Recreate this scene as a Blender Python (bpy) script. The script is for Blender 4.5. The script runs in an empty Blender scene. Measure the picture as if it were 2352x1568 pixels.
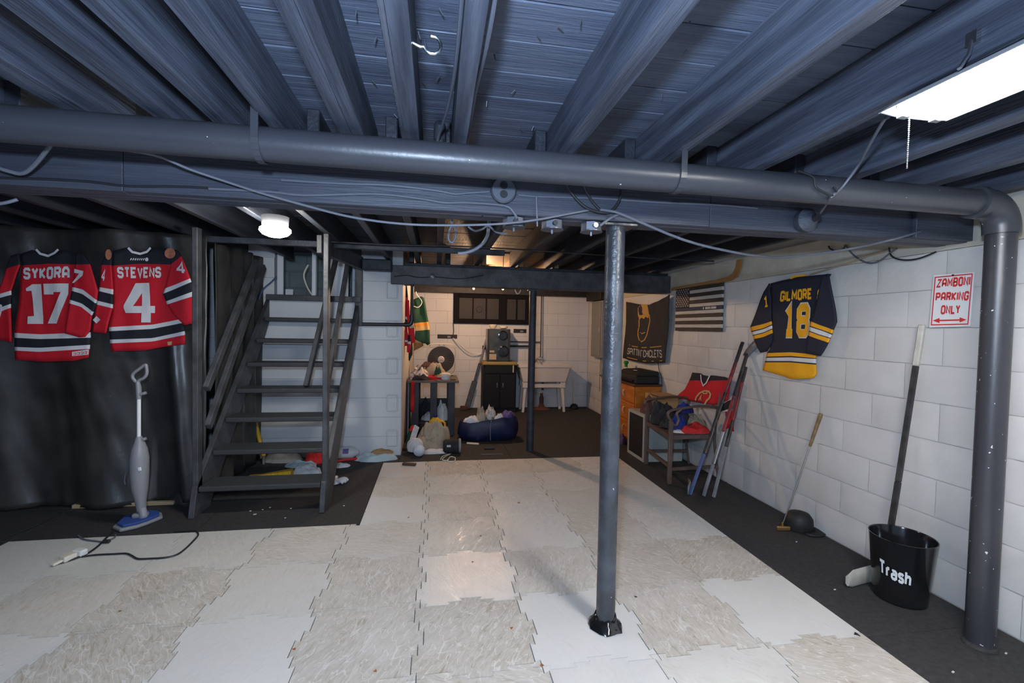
import bpy, math, random
from mathutils import Vector, Matrix, noise
from mathutils.geometry import tessellate_polygon
random.seed(7)
scene = bpy.context.scene
COL = scene.collection

# ------------------------------------------------------------------ camera
FPX, CX, CY, CAMH = 1045.0, 1176.0, 784.0, 1.45
def cam_basis(yaw, pitch, roll):
    cy, sy, cp, sp = math.cos(yaw), math.sin(yaw), math.cos(pitch), math.sin(pitch)
    fwd = Vector((sy*cp, cy*cp, sp)); right = Vector((cy, -sy, 0)); up = right.cross(fwd)
    c, s = math.cos(roll), math.sin(roll)
    return right*c + up*s, up*c - right*s, fwd
CR, CU, CF = cam_basis(math.radians(9.53), math.radians(-1.796), math.radians(1.12))
CPOS = Vector((0, 0, CAMH))
cd = bpy.data.cameras.new('camera'); cd.sensor_width = 36; cd.lens = 36*FPX/2352
cd.clip_start = .02
cam = bpy.data.objects.new('camera', cd); COL.objects.link(cam)
cam.matrix_world = Matrix(((CR.x, CU.x, -CF.x, 0), (CR.y, CU.y, -CF.y, 0), (CR.z, CU.z, -CF.z, CAMH), (0, 0, 0, 1)))
scene.camera = cam

# ------------------------------------------------------------------ world, exposure, camera flash
w = bpy.data.worlds.new('world'); scene.world = w; w.use_nodes = True
bg = w.node_tree.nodes['Background']; bg.inputs[0].default_value = (.62, .76, 1, 1); bg.inputs[1].default_value = .16  # added bluish fill light, coming in where the near wall is left out
vs = scene.view_settings
vs.view_transform = 'Standard'; vs.look = 'None'; vs.gamma = 1; vs.use_curve_mapping = False; vs.exposure = 1.57
fl = bpy.data.lights.new('camera_flash', 'POINT'); fl.energy = 74; fl.color = (.58, .75, 1); fl.shadow_soft_size = .05
flo = bpy.data.objects.new('camera_flash', fl); COL.objects.link(flo); flo.location = (-.10, -.04, 1.69)
TUBE_EMIT, DOME_EMIT, BULB_EMIT = 46.0, 54.0, 660.0

# ------------------------------------------------------------------ helpers
def P(x, y, X=None, Y=None, Z=None):
    d = CR*((x-CX)/FPX) + CU*(-(y-CY)/FPX) + CF
    if X is not None: t = X/d.x
    elif Y is not None: t = Y/d.y
    else: t = (Z-CAMH)/d.z
    return CPOS + d*t

MATS = {}
def M(name, c1, c2=None, scale=6, rough=.6, metal=0, bump=0, bscale=40, stretch=(1, 1, 1), spec=.4, emit=0, alpha=1, trans=0, lo=.35, hi=.65, coords='pos'):
    m = bpy.data.materials.new(name); m.use_nodes = True; MATS[name] = m
    nt = m.node_tree; b = nt.nodes['Principled BSDF']
    b.inputs['Roughness'].default_value = rough; b.inputs['Metallic'].default_value = metal
    b.inputs['Specular IOR Level'].default_value = spec
    b.inputs['Base Color'].default_value = (*c1, 1)
    if trans: b.inputs['Transmission Weight'].default_value = trans
    if alpha < 1: b.inputs['Alpha'].default_value = alpha
    if emit:
        b.inputs['Emission Color'].default_value = (*c1, 1); b.inputs['Emission Strength'].default_value = emit
    if c2 or bump:
        g = nt.nodes.new('ShaderNodeNewGeometry'); mp = nt.nodes.new('ShaderNodeMapping')
        mp.inputs['Scale'].default_value = stretch
        nt.links.new(g.outputs['Position'], mp.inputs['Vector'])
    if c2:
        n = nt.nodes.new('ShaderNodeTexNoise'); n.inputs['Scale'].default_value = scale; n.inputs['Detail'].default_value = 5
        r = nt.nodes.new('ShaderNodeValToRGB')
        r.color_ramp.elements[0].position = lo; r.color_ramp.elements[0].color = (*c1, 1)
        r.color_ramp.elements[1].position = hi; r.color_ramp.elements[1].color = (*c2, 1)
        nt.links.new(mp.outputs[0], n.inputs['Vector']); nt.links.new(n.outputs[0], r.inputs[0])
        nt.links.new(r.outputs[0], b.inputs['Base Color'])
    if bump:
        n2 = nt.nodes.new('ShaderNodeTexNoise'); n2.inputs['Scale'].default_value = bscale; n2.inputs['Detail'].default_value = 4
        bp = nt.nodes.new('ShaderNodeBump'); bp.inputs['Strength'].default_value = bump; bp.inputs['Distance'].default_value = .01
        nt.links.new(mp.outputs[0], n2.inputs['Vector']); nt.links.new(n2.outputs[0], bp.inputs['Height'])
        nt.links.new(bp.outputs[0], b.inputs['Normal'])
    return m

WLOC = {}
class MB:
    def __init__(s): s.v = []; s.f = []; s.m = []
    def add(s, vs, fs, mi=0):
        k = len(s.v); s.v += [Vector(q) for q in vs]
        for f in fs: s.f.append([k+i for i in f]); s.m.append(mi)
        return s
    def box(s, x0, x1, y0, y1, z0, z1, mi=0):
        return s.add([(x0,y0,z0),(x1,y0,z0),(x1,y1,z0),(x0,y1,z0),(x0,y0,z1),(x1,y0,z1),(x1,y1,z1),(x0,y1,z1)],
                     [(3,2,1,0),(4,5,6,7),(0,1,5,4),(1,2,6,5),(2,3,7,6),(3,0,4,7)], mi)
    def bar(s, p0, p1, wx, wy, side=None, mi=0, taper=1):
        p0, p1 = Vector(p0), Vector(p1); d = (p1-p0).normalized()
        a = Vector(side) if side else (Vector((1,0,0)) if abs(d.x) < .8 else Vector((0,1,0)))
        a = (a - d*a.dot(d)).normalized(); b = d.cross(a)
        vs = []
        for p, k in ((p0, 1), (p1, taper)):
            for i, j in ((-1,-1),(1,-1),(1,1),(-1,1)): vs.append(p + a*i*wx/2*k + b*j*wy/2*k)
        return s.add(vs, [(3,2,1,0),(4,5,6,7),(0,1,5,4),(1,2,6,5),(2,3,7,6),(3,0,4,7)], mi)
    def tube(s, pts, r, n=8, mi=0, closed=False, sy=1.0):
        pts = [Vector(p) for p in pts]; N = len(pts)
        rr = r if isinstance(r, (list, tuple)) else [r]*N
        a = None; vs = []
        for i, p in enumerate(pts):
            if closed: t = pts[(i+1) % N]-pts[i-1]
            else: t = pts[min(i+1, N-1)]-pts[max(i-1, 0)]
            t = t.normalized() if t.length > 1e-9 else Vector((0,0,1))
            if a is None: a = t.orthogonal().normalized() if abs(t.z) > .95 else t.cross(Vector((0,0,1))).normalized()
            else:
                a = a - t*a.dot(t); a = a.normalized() if a.length > 1e-6 else t.orthogonal().normalized()
            b = t.cross(a)
            for k in range(n):
                q = 2*math.pi*k/n; vs.append(p + a*math.cos(q)*rr[i] + b*math.sin(q)*rr[i]*sy)
        fs = []
        for i in range(N if closed else N-1):
            j = (i+1) % N
            for k in range(n): fs.append((i*n+k, i*n+(k+1) % n, j*n+(k+1) % n, j*n+k))
        if not closed: fs += [tuple(range(n))[::-1], tuple((N-1)*n+k for k in range(n))]
        return s.add(vs, fs, mi)
    def lathe(s, prof, n=20, c=(0,0,0), rot=None, mi=0, ry=1.0):
        c = Vector(c); vs = []; fs = []
        for r, z in prof:
            for k in range(n):
                q = 2*math.pi*k/n; v = Vector((r*math.cos(q), r*math.sin(q)*ry, z))
                vs.append(c + (rot @ v if rot else v))
        for i in range(len(prof)-1):
            for k in range(n): fs.append((i*n+k, i*n+(k+1) % n, (i+1)*n+(k+1) % n, (i+1)*n+k))
        if prof[0][0] > 1e-5: fs.append(tuple(range(n))[::-1])
        if prof[-1][0] > 1e-5: fs.append(tuple((len(prof)-1)*n+k for k in range(n)))
        return s.add(vs, fs, mi)
    def grid(s, rows, mi=0, band=None):
        nc = len(rows[0]); vs = [p for r in rows for p in r]; fs = []; ms = []
        for i in range(len(rows)-1):
            for j in range(nc-1):
                fs.append((i*nc+j, (i+1)*nc+j, (i+1)*nc+j+1, i*nc+j+1)); ms.append(band[i] if band else mi)
        k = len(s.v); s.v += [Vector(p) for p in vs]
        for f, m in zip(fs, ms): s.f.append([k+i for i in f]); s.m.append(m)
        return s
    def prism(s, poly, fa, fb, mi=0):
        n = len(poly); tri = tessellate_polygon([[Vector((p[0], p[1], 0)) for p in poly]])
        vs = [fa(*p) for p in poly] + [fb(*p) for p in poly]
        fs = [tuple(t) for t in tri] + [tuple(n+i for i in t[::-1]) for t in tri] + [(i, (i+1) % n, n+(i+1) % n, n+i) for i in range(n)]
        return s.add(vs, fs, mi)
    def build(s, name, mats, parent=None, smooth=False, bevel=0, solid=0, solid_off=0, ang=40, seg=1):
        if not isinstance(mats, (list, tuple)): mats = [mats]
        lo = Vector((min(v.x for v in s.v), min(v.y for v in s.v), min(v.z for v in s.v)))
        hi = Vector((max(v.x for v in s.v), max(v.y for v in s.v), max(v.z for v in s.v)))
        c = Vector(((lo.x+hi.x)/2, (lo.y+hi.y)/2, lo.z))
        me = bpy.data.meshes.new(name); me.from_pydata([v-c for v in s.v], [], s.f)
        for m in mats: me.materials.append(MATS[m])
        me.polygons.foreach_set('material_index', s.m)
        import bmesh
        bm = bmesh.new(); bm.from_mesh(me); bmesh.ops.recalc_face_normals(bm, faces=bm.faces); bm.to_mesh(me); bm.free()
        if smooth:
            me.polygons.foreach_set('use_smooth', [True]*len(me.polygons)); me.set_sharp_from_angle(angle=math.radians(ang))
        me.update()
        o = bpy.data.objects.new(name, me); COL.objects.link(o)
        WLOC[o.name] = c.copy()
        if parent: o.parent = parent; o.location = c - WLOC[parent.name]
        else: o.location = c
        if bevel:
            b = o.modifiers.new('bevel', 'BEVEL'); b.width = bevel; b.segments = seg; b.limit_method = 'ANGLE'
        if solid:
            b = o.modifiers.new('solidify', 'SOLIDIFY'); b.thickness = solid; b.offset = solid_off
        return o

def tag(o, label=None, cat=None, group=None, kind=None):
    if label: o['label'] = label
    if cat: o['category'] = cat
    if group: o['group'] = group
    if kind: o['kind'] = kind
    return o
def thing(name, label, cat, loc, group=None):
    o = bpy.data.objects.new(name, None); COL.objects.link(o); o.location = loc; o.empty_display_size = .05
    WLOC[o.name] = Vector(loc); return tag(o, label, cat, group)
def struct(o): o['kind'] = 'structure'; return o
def share(src, name, parent, world):                       # a copy that shares mesh data, placed by its base point
    o = src.copy(); o.name = name; COL.objects.link(o); o.parent = parent
    WLOC[o.name] = Vector(world); o.location = Vector(world) - (WLOC[parent.name] if parent else Vector())
    return o
def smoothline(pts, k=5):                                   # Catmull-Rom
    pts = [Vector(p) for p in pts]; out = []
    for i in range(len(pts)-1):
        p0, p1, p2, p3 = pts[max(i-1,0)], pts[i], pts[i+1], pts[min(i+2,len(pts)-1)]
        for j in range(k):
            t = j/k; out.append(.5*((2*p1)+(p2-p0)*t+(2*p0-5*p1+4*p2-p3)*t*t+(3*p1-p0-3*p2+p3)*t**3))
    return out+[pts[-1]]
def nz(x, y, z=0, f=1.0): return noise.noise(Vector((x*f, y*f, z*f)))

# ------------------------------------------------------------------ materials
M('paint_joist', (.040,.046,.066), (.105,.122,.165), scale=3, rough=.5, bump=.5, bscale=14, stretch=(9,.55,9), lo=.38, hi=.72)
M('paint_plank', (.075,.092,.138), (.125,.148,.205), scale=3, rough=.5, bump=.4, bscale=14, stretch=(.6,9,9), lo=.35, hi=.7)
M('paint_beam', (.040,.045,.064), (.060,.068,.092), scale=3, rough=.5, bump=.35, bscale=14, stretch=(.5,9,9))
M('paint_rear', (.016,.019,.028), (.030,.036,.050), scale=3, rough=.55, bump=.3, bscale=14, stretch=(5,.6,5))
M('bare_wood', (.24,.16,.09), (.17,.11,.065), scale=3, rough=.7, stretch=(3,.6,3))
M('paint_pipe', (.039,.042,.053), (.046,.049,.060), scale=2, rough=.36, bump=.06, bscale=60, spec=.5)
M('paint_column', (.032,.036,.044), (.072,.081,.10), scale=9, rough=.34, bump=.35, bscale=55, spec=.55, lo=.45, hi=.8)
M('paint_stair', (.036,.037,.042), (.066,.067,.074), scale=5, rough=.5, bump=.3, bscale=20, stretch=(2,2,2))
M('paint_tread', (.038,.039,.042), (.12,.095,.075), scale=4, rough=.55, bump=.3, bscale=20, stretch=(1.2,5,5), lo=.62, hi=.85)
M('cable_grey', (.10,.11,.14), rough=.45)
M('cable_black', (.02,.02,.024), rough=.45)
M('cable_pale', (.13,.14,.17), rough=.45)
M('metal_box', (.13,.14,.17), rough=.4, metal=.6)
M('steel', (.55,.56,.58), rough=.28, metal=1)
M('white_block', (.55,.545,.54), (.47,.465,.46), scale=2.2, rough=.5, bump=.55, bscale=9, lo=.4, hi=.7)
M('mortar_white', (.50,.49,.47), (.44,.41,.36), scale=4, rough=.7)
M('bare_concrete', (.48,.45,.38), (.40,.37,.31), scale=5, rough=.85, bump=.4, bscale=20)
M('white_wall', (.58,.59,.61), (.53,.54,.56), scale=1.5, rough=.55, bump=.15, bscale=7)
M('stairwell_block', (.14,.18,.18), (.20,.24,.24), scale=4, rough=.7, bump=.4, bscale=15)
M('white_trim', (.62,.64,.68), rough=.45)
M('concrete', (.25,.24,.22), (.18,.17,.16), scale=5, rough=.85)
M('rubber', (.028,.028,.029), (.044,.042,.042), scale=40, rough=.75, bump=.5, bscale=260, spec=.25)
M('plastic_black', (.026,.025,.025), (.044,.042,.040), scale=4, rough=.34, bump=.25, bscale=9, spec=.5)
M('tan_wood', (.42,.32,.20), (.34,.25,.15), scale=4, rough=.7)
M('jersey_red', (.56,.008,.022), (.50,.006,.018), scale=5, rough=.75, bump=.25, bscale=220)
M('jersey_black', (.012,.013,.020), rough=.8, bump=.25, bscale=220)
M('jersey_white', (.62,.62,.64), rough=.75, bump=.2, bscale=220)
M('jersey_yellow', (.78,.36,.008), rough=.75, bump=.2, bscale=220)
M('jersey_navy', (.013,.015,.030), rough=.8, bump=.25, bscale=220)
M('jersey_green', (.008,.055,.032), rough=.8, bump=.2, bscale=200)
M('jersey_tan', (.52,.36,.16), rough=.8)
M('jersey_orange', (.65,.28,.04), rough=.8)
M('patch_orange', (.55,.20,.10), (.35,.12,.08), scale=40, rough=.7)
M('mop_grey', (.23,.23,.25), rough=.4)
M('mop_white', (.72,.72,.74), rough=.35)
M('mop_blue', (.02,.06,.24), rough=.7)
M('plastic_white', (.68,.68,.66), rough=.4)
M('cream_plastic', (.62,.58,.48), rough=.45)
M('cream_cloth', (.42,.35,.26), (.34,.28,.21), scale=6, rough=.9, bump=.3, bscale=60)
M('white_cloth', (.70,.70,.69), (.56,.56,.57), scale=9, rough=.9, bump=.3, bscale=60)
M('mixed_cloth', (.58,.54,.50), (.10,.09,.12), scale=16, rough=.9, bump=.3, bscale=60, lo=.48, hi=.58)
M('blue_cloth', (.008,.022,.20), (.006,.015,.12), scale=9, rough=.85)
M('pale_blue_cloth', (.36,.46,.50), (.42,.50,.52), scale=9, rough=.9, bump=.3, bscale=60)
M('brown_cloth', (.30,.18,.085), rough=.9)
M('maroon_cloth', (.09,.025,.03), (.12,.07,.05), scale=10, rough=.8)
M('olive_cloth', (.16,.14,.10), (.25,.23,.18), scale=10, rough=.9)
M('red_cloth', (.55,.02,.02), (.35,.01,.012), scale=8, rough=.8)
M('grey_cloth', (.33,.32,.30), (.26,.25,.24), scale=8, rough=.9)
M('black_cloth', (.015,.015,.018), (.03,.03,.035), scale=8, rough=.9)
M('navy_nylon', (.007,.012,.055), (.005,.008,.035), scale=5, rough=.5, bump=.3, bscale=12)
M('purple_cloth', (.09,.06,.22), rough=.7)
M('yellow_plastic', (.72,.40,.01), rough=.45)
M('yellow_bristle', (.70,.42,.02), (.42,.24,.01), scale=30, rough=.8, stretch=(6,1,1))
M('orange_wood', (.50,.17,.025), (.36,.11,.018), scale=4, rough=.4, stretch=(3,1,6))
M('dark_wood', (.055,.028,.018), (.085,.042,.025), scale=5, rough=.45)
M('table_black', (.020,.022,.028), (.035,.038,.046), scale=5, rough=.55)
M('table_top', (.07,.055,.045), (.10,.085,.07), scale=6, rough=.5)
M('cabinet_black', (.006,.007,.010), rough=.6, spec=.25)
M('ochre_cloth', (.24,.19,.07), rough=.9)
M('box_dark', (.014,.018,.020), (.045,.055,.06), scale=5, rough=.2, spec=.5)
M('gloss_black', (.008,.008,.009), rough=.13, spec=.6)
M('matt_black', (.012,.012,.013), rough=.6)
M('sink_white', (.60,.57,.54), (.54,.51,.48), scale=5, rough=.4)
M('window_frame', (.006,.006,.008), rough=.8, spec=.15)
M('window_glass', (.035,.034,.036), rough=.6, spec=.25)
M('panel_grey', (.20,.20,.20), rough=.5)
M('pipe_black', (.015,.016,.02), rough=.4)
M('rust', (.10,.045,.03), (.06,.03,.02), scale=12, rough=.85)
M('chair_brown', (.085,.055,.045), (.11,.075,.06), scale=10, rough=.5)
M('box_grey', (.36,.37,.35), (.32,.33,.31), scale=4, rough=.6)
M('cardboard', (.42,.25,.10), (.36,.21,.085), scale=4, rough=.8)
M('green_plastic', (.01,.28,.05), rough=.4)
M('clear_plastic', (.75,.77,.80), rough=.25, alpha=.45)
M('flag_white', (.52,.50,.46), (.44,.41,.37), scale=9, rough=.7, stretch=(1,1,6))
M('flag_black', (.030,.024,.022), (.045,.035,.03), scale=9, rough=.7)
M('flag_blue', (.020,.030,.070), rough=.7)
M('stick_wood', (.30,.15,.045), (.36,.19,.07), scale=6, rough=.55)
M('stick_black', (.016,.015,.016), (.05,.045,.045), scale=14, rough=.35)
M('stick_red', (.30,.03,.035), (.06,.03,.035), scale=18, rough=.35)
M('stick_blue', (.05,.08,.20), rough=.5)
M('stick_grey', (.20,.20,.22), (.14,.14,.16), scale=10, rough=.5)
M('tape_white', (.52,.50,.45), (.40,.38,.33), scale=14, rough=.85)
M('brass', (.48,.28,.10), rough=.35, metal=.8)
M('grip_tan', (.22,.15,.07), (.14,.09,.045), scale=30, rough=.8)
M('sign_white', (.66,.67,.68), rough=.35)
M('sign_red', (.55,.03,.03), rough=.45)
M('banner', (.022,.021,.024), (.030,.029,.032), scale=8, rough=.9)
M('gold_print', (.42,.24,.06), rough=.8)
M('grey_print', (.42,.42,.42), rough=.8)
M('leaf', (.30,.09,.02), rough=.7)
M('fleck', (.55,.55,.55), rough=.7)
M('fan_grille', (.24,.21,.19), rough=.5)
M('tube_light', (1,.985,.95), emit=TUBE_EMIT)
M('dome_light', (1,.97,.90), emit=DOME_EMIT)
M('bulb_light', (1,.60,.34), emit=BULB_EMIT)
M('fairy_light', (1,.45,.10), emit=14)

def speckle(name, thr=.735, scale=28, col=(.6,.6,.6)):       # chipped paint flecks
    nt = MATS[name].node_tree; b = nt.nodes['Principled BSDF']; src = b.inputs['Base Color'].links[0].from_socket
    g = nt.nodes.new('ShaderNodeNewGeometry'); n = nt.nodes.new('ShaderNodeTexNoise'); n.inputs['Scale'].default_value = scale; n.inputs['Detail'].default_value = 1
    r = nt.nodes.new('ShaderNodeValToRGB'); r.color_ramp.elements[0].position = thr; r.color_ramp.elements[1].position = thr+.01
    mx = nt.nodes.new('ShaderNodeMix'); mx.data_type = 'RGBA'; mx.inputs['B'].default_value = (*col, 1)
    nt.links.new(g.outputs['Position'], n.inputs['Vector']); nt.links.new(n.outputs[0], r.inputs[0])
    nt.links.new(r.outputs[0], mx.inputs['Factor']); nt.links.new(src, mx.inputs['A']); nt.links.new(mx.outputs['Result'], b.inputs['Base Color'])
M('paint_pipe_dark', (.028,.029,.036), (.034,.035,.042), scale=2, rough=.38, bump=.06, bscale=60, spec=.5)
speckle('paint_pipe', .805, 50); speckle('paint_column', .80, 50)

speckle('paint_pipe_dark', .745, 55)
def tile_mat():
    m = bpy.data.materials.new('floor_tile'); m.use_nodes = True; MATS['floor_tile'] = m
    nt = m.node_tree; L = nt.links; b = nt.nodes['Principled BSDF']; N = nt.nodes.new
    oi = N('ShaderNodeObjectInfo'); sep = N('ShaderNodeSeparateColor'); L.new(oi.outputs['Color'], sep.inputs[0])
    g = N('ShaderNodeNewGeometry')
    def math_(op, a, c, clamp=True):
        q = N('ShaderNodeMath'); q.operation = op; q.use_clamp = clamp
        for i, v in enumerate((a, c)):
            if isinstance(v, (int, float)): q.inputs[i].default_value = v
            else: L.new(v, q.inputs[i])
        return q.outputs[0]
    # every tile lies its own way round: turn the pattern by the tile's random number, then warp it
    ang = math_('MULTIPLY', oi.outputs['Random'], 2.4, False)
    vr = N('ShaderNodeVectorRotate'); vr.rotation_type = 'Z_AXIS'; L.new(g.outputs['Position'], vr.inputs['Vector']); L.new(ang, vr.inputs['Angle'])
    wn = N('ShaderNodeTexNoise'); wn.inputs['Scale'].default_value = 3.2; wn.inputs['Detail'].default_value = 2; L.new(vr.outputs[0], wn.inputs['Vector'])
    va = N('ShaderNodeVectorMath'); va.operation = 'MULTIPLY_ADD'; L.new(wn.outputs['Color'], va.inputs[0]); va.inputs[1].default_value = (.10,.10,0); L.new(vr.outputs[0], va.inputs[2])
    def tex(rot, sc, stretch, detail=5, rough=.65):
        mp = N('ShaderNodeMapping'); mp.inputs['Rotation'].default_value = (0,0,rot); mp.inputs['Scale'].default_value = stretch
        n = N('ShaderNodeTexNoise'); n.inputs['Scale'].default_value = sc; n.inputs['Detail'].default_value = detail; n.inputs['Roughness'].default_value = rough
        L.new(va.outputs[0], mp.inputs[0]); L.new(mp.outputs[0], n.inputs['Vector']); return n.outputs[0]
    def rng(v, lo, hi, a=0.0, c=1.0):
        r = N('ShaderNodeMapRange'); r.inputs[1].default_value = lo; r.inputs[2].default_value = hi; r.inputs[3].default_value = a; r.inputs[4].default_value = c
        L.new(v, r.inputs[0]); return r.outputs[0]
    def lines(v, w): return rng(math_('ABSOLUTE', math_('SUBTRACT', v, .5, False), 0, False), 0, w, 1, 0)
    s1 = rng(tex(.3, 19, (1,2.8,1), 8, .72), .38, .61); s2 = rng(tex(1.75, 17, (1,2.8,1), 8, .72), .42, .63); cloud = rng(tex(0, 3.4, (1,1,1), 5), .36, .56)
    dark = lines(tex(.5, 2.6, (1,6.0,1), 1.5), .009); pale = lines(tex(-.4, 4.6, (1,3.8,1), 1.5), .011); pale2 = lines(tex(1.2, 4.2, (1,4.4,1), 1), .010)
    mix = math_('MULTIPLY', math_('ADD', math_('MULTIPLY', s1, .55), math_('MULTIPLY', s2, .45)), math_('ADD', math_('MULTIPLY', cloud, .75), .25))
    scuff = math_('MULTIPLY', math_('ADD', math_('ADD', math_('MULTIPLY', mix, .50), .36), math_('MULTIPLY', dark, .30)), sep.outputs[0])
    scuff = math_('SUBTRACT', scuff, math_('MULTIPLY', math_('ADD', pale, pale2), .40))
    fine = rng(tex(.1, 6, (1,11,1)), .60, .74)
    c1 = N('ShaderNodeMix'); c1.data_type = 'RGBA'; c1.inputs['A'].default_value = (.61,.60,.575,1); c1.inputs['B'].default_value = (.29,.24,.17,1); L.new(scuff, c1.inputs['Factor'])
    c2 = N('ShaderNodeMix'); c2.data_type = 'RGBA'; c2.inputs['B'].default_value = (.30,.28,.25,1); L.new(c1.outputs['Result'], c2.inputs['A']); L.new(math_('MULTIPLY', fine, .30), c2.inputs['Factor'])
    L.new(c2.outputs['Result'], b.inputs['Base Color'])
    ro = N('ShaderNodeMapRange'); ro.inputs[3].default_value = .20; ro.inputs[4].default_value = .75; ro.inputs[2].default_value = .5; L.new(scuff, ro.inputs[0]); L.new(ro.outputs[0], b.inputs['Roughness'])
    bp = N('ShaderNodeBump'); bp.inputs['Strength'].default_value = .12; bp.inputs['Distance'].default_value = .004; L.new(s1, bp.inputs['Height']); L.new(bp.outputs[0], b.inputs['Normal'])
    b.inputs['Specular IOR Level'].default_value = .32
tile_mat()

# ================================================================== STRUCTURE
XL, XR, YB, YN, ZD = -3.7, 2.78, 8.08, -1.7, 2.32        # left, right, back, near limits; underside of the boards
ZJ = 2.14                                                  # underside of the joists
floor = struct(MB().box(XL-.2, XR+.25, YN, YB+.2, -.12, -.014).build('floor', 'concrete'))

# interlocking tiles and rubber mats
SX = [2.06-.53*k for k in range(9, -1, -1)]               # seam lines
SY = [4.90, 4.43, 3.915, 3.40, 2.885, 2.37, 1.855, 1.34, .825, .31, -.205]
def key_edge(a, b, seed, amp=.024, n=3):                    # puzzle edge from a to b, keys swing across the seam
    a, b = Vector(a), Vector(b); d = b-a; L = d.length; d /= L; nrm = Vector((-d.y, d.x)); pts = [a]
    rnd = random.Random(seed)
    s = 1 if rnd.random() < .5 else -1
    for i in range(n):
        t0 = (i+.22)/n*L; t1 = (i+.78)/n*L; h = amp*s*(1 if i % 2 else -1)
        w = .012
        pts += [a+d*t0, a+d*(t0-w)+nrm*h, a+d*(t1+w)+nrm*h, a+d*t1]
    return pts
def seam(k, i, j, rev):
    if k == 'h': a, b = (SX[i], SY[j]), (SX[i+1], SY[j]); sd = i*31+j
    else: a, b = (SX[i], SY[j]), (SX[i], SY[j+1]); sd = 900+i*31+j
    p = key_edge(a, b, sd) + [Vector(b)]
    return p[::-1] if rev else p
SC = {}                                                     # scuffing of each tile, as in the photograph
for (i, j), v in {(4,4):.85,(5,4):.22,(5,5):1.0,(4,5):.9,(6,5):.05,(6,4):.75,(6,3):.25,(7,5):.95,(7,4):1.0,(7,3):.8,(8,5):.08,(8,4):1.0,(8,3):.12,(8,6):1.0,(7,6):.45,
                  (3,5):.22,(3,4):.38,(3,3):.72,(2,4):.95,(2,5):.95,(2,3):.5,(1,4):.6,(1,5):.15,(0,4):.1,(0,5):.1,(0,3):.2,(1,3):.35,(4,3):.7,(5,3):.55,(4,2):.08,(5,2):.6,
                  (4,1):.6,(5,1):.25,(6,1):.2,(6,2):.12,(7,2):.6,(7,1):.25,(8,1):.3,(8,2):.3,(4,0):.08,(5,0):.8,(6,0):.75,(7,0):.8,(8,0):.15,(6,6):.25,(5,6):.9,(4,6):.85,(3,6):.15,(2,6):.8,(1,6):.7}.items(): SC[(i,j)] = v
for i in range(9):
    for j in range(10):
        if j < 3 and i < 4: continue
        top = seam('h', i, j, False) if (j > 0 and not (j == 3 and i < 4)) else [Vector((SX[i],SY[j])), Vector((SX[i+1],SY[j]))]
        bot = seam('h', i, j+1, True) if j < 9 else [Vector((SX[i+1],SY[j+1])), Vector((SX[i],SY[j+1]))]
        lft = seam('v', i, j, True) if i > 0 and not (i == 4 and j < 3) else [Vector((SX[i],SY[j+1])), Vector((SX[i],SY[j]))]
        rgt = seam('v', i+1, j, False) if i < 8 else [Vector((SX[i+1],SY[j])), Vector((SX[i+1],SY[j+1]))]
        if j < 3 and i == 4:
            pass
        poly = top[:-1]+rgt[:-1]+bot[:-1]+lft[:-1]
        c = sum((Vector(p) for p in poly), Vector((0,0)))/len(poly)
        if i == 4 and j < 3: poly = [Vector((max(p[0], -.525), p[1])) for p in poly]
        g = .0022
        poly = [(p[0]-(g if p[0] > c.x else -g), p[1]-(g if p[1] > c.y else -g)) for p in poly]
        dz = random.Random(i*77+j).uniform(-.0012, 0)
        o = MB().prism([(p[0], p[1]) for p in poly], lambda x, y: (x, y, dz), lambda x, y: (x, y, -.0135)).build('floor_tile', 'floor_tile', floor)
        s = SC.get((i, j), random.Random(i*13+j).choice((.1, .2, .75, .9))); o.color = (s, s, s, 1)
def mat(x0, x1, y0, y1, dz=0):
    g = .0015
    return MB().box(x0+g, x1-g, y0+g, y1-g, -.0138, -.001+dz).build('rubber_mat', 'rubber', floor, bevel=.002)
ys = [YN, .60, 1.82, 3.04, 4.26, 4.90]
for a, b in zip(ys, ys[1:]): mat(2.062, XR, a, b)
ysb = [4.90, 6.12, 7.34, YB]
xsb = [-.37, .85, 2.07, XR]
for k, (a, b) in enumerate(zip(ysb, ysb[1:])):
    for c, d in zip(xsb, xsb[1:]): mat(c, d, a, b)
for a, b in ((3.402, 3.95), (3.95, 4.70), (4.70, 5.17)):
    for c, d in ((XL, -2.71), (-2.71, -1.62), (-1.62, -.527)): mat(c, d, a, b, -.001*random.random())
mat(-.527, -.37, 4.902, 5.17)
for a, b in zip([YN, -.2, 1.0, 2.2, 3.402], [-.2, 1.0, 2.2, 3.402]): mat(XL, -2.712, a, b)
MB().box(-2.712, 2.062, YN, -.208, -.0138, -.002).build('rubber_mat', 'rubber', floor, bevel=.002)

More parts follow.
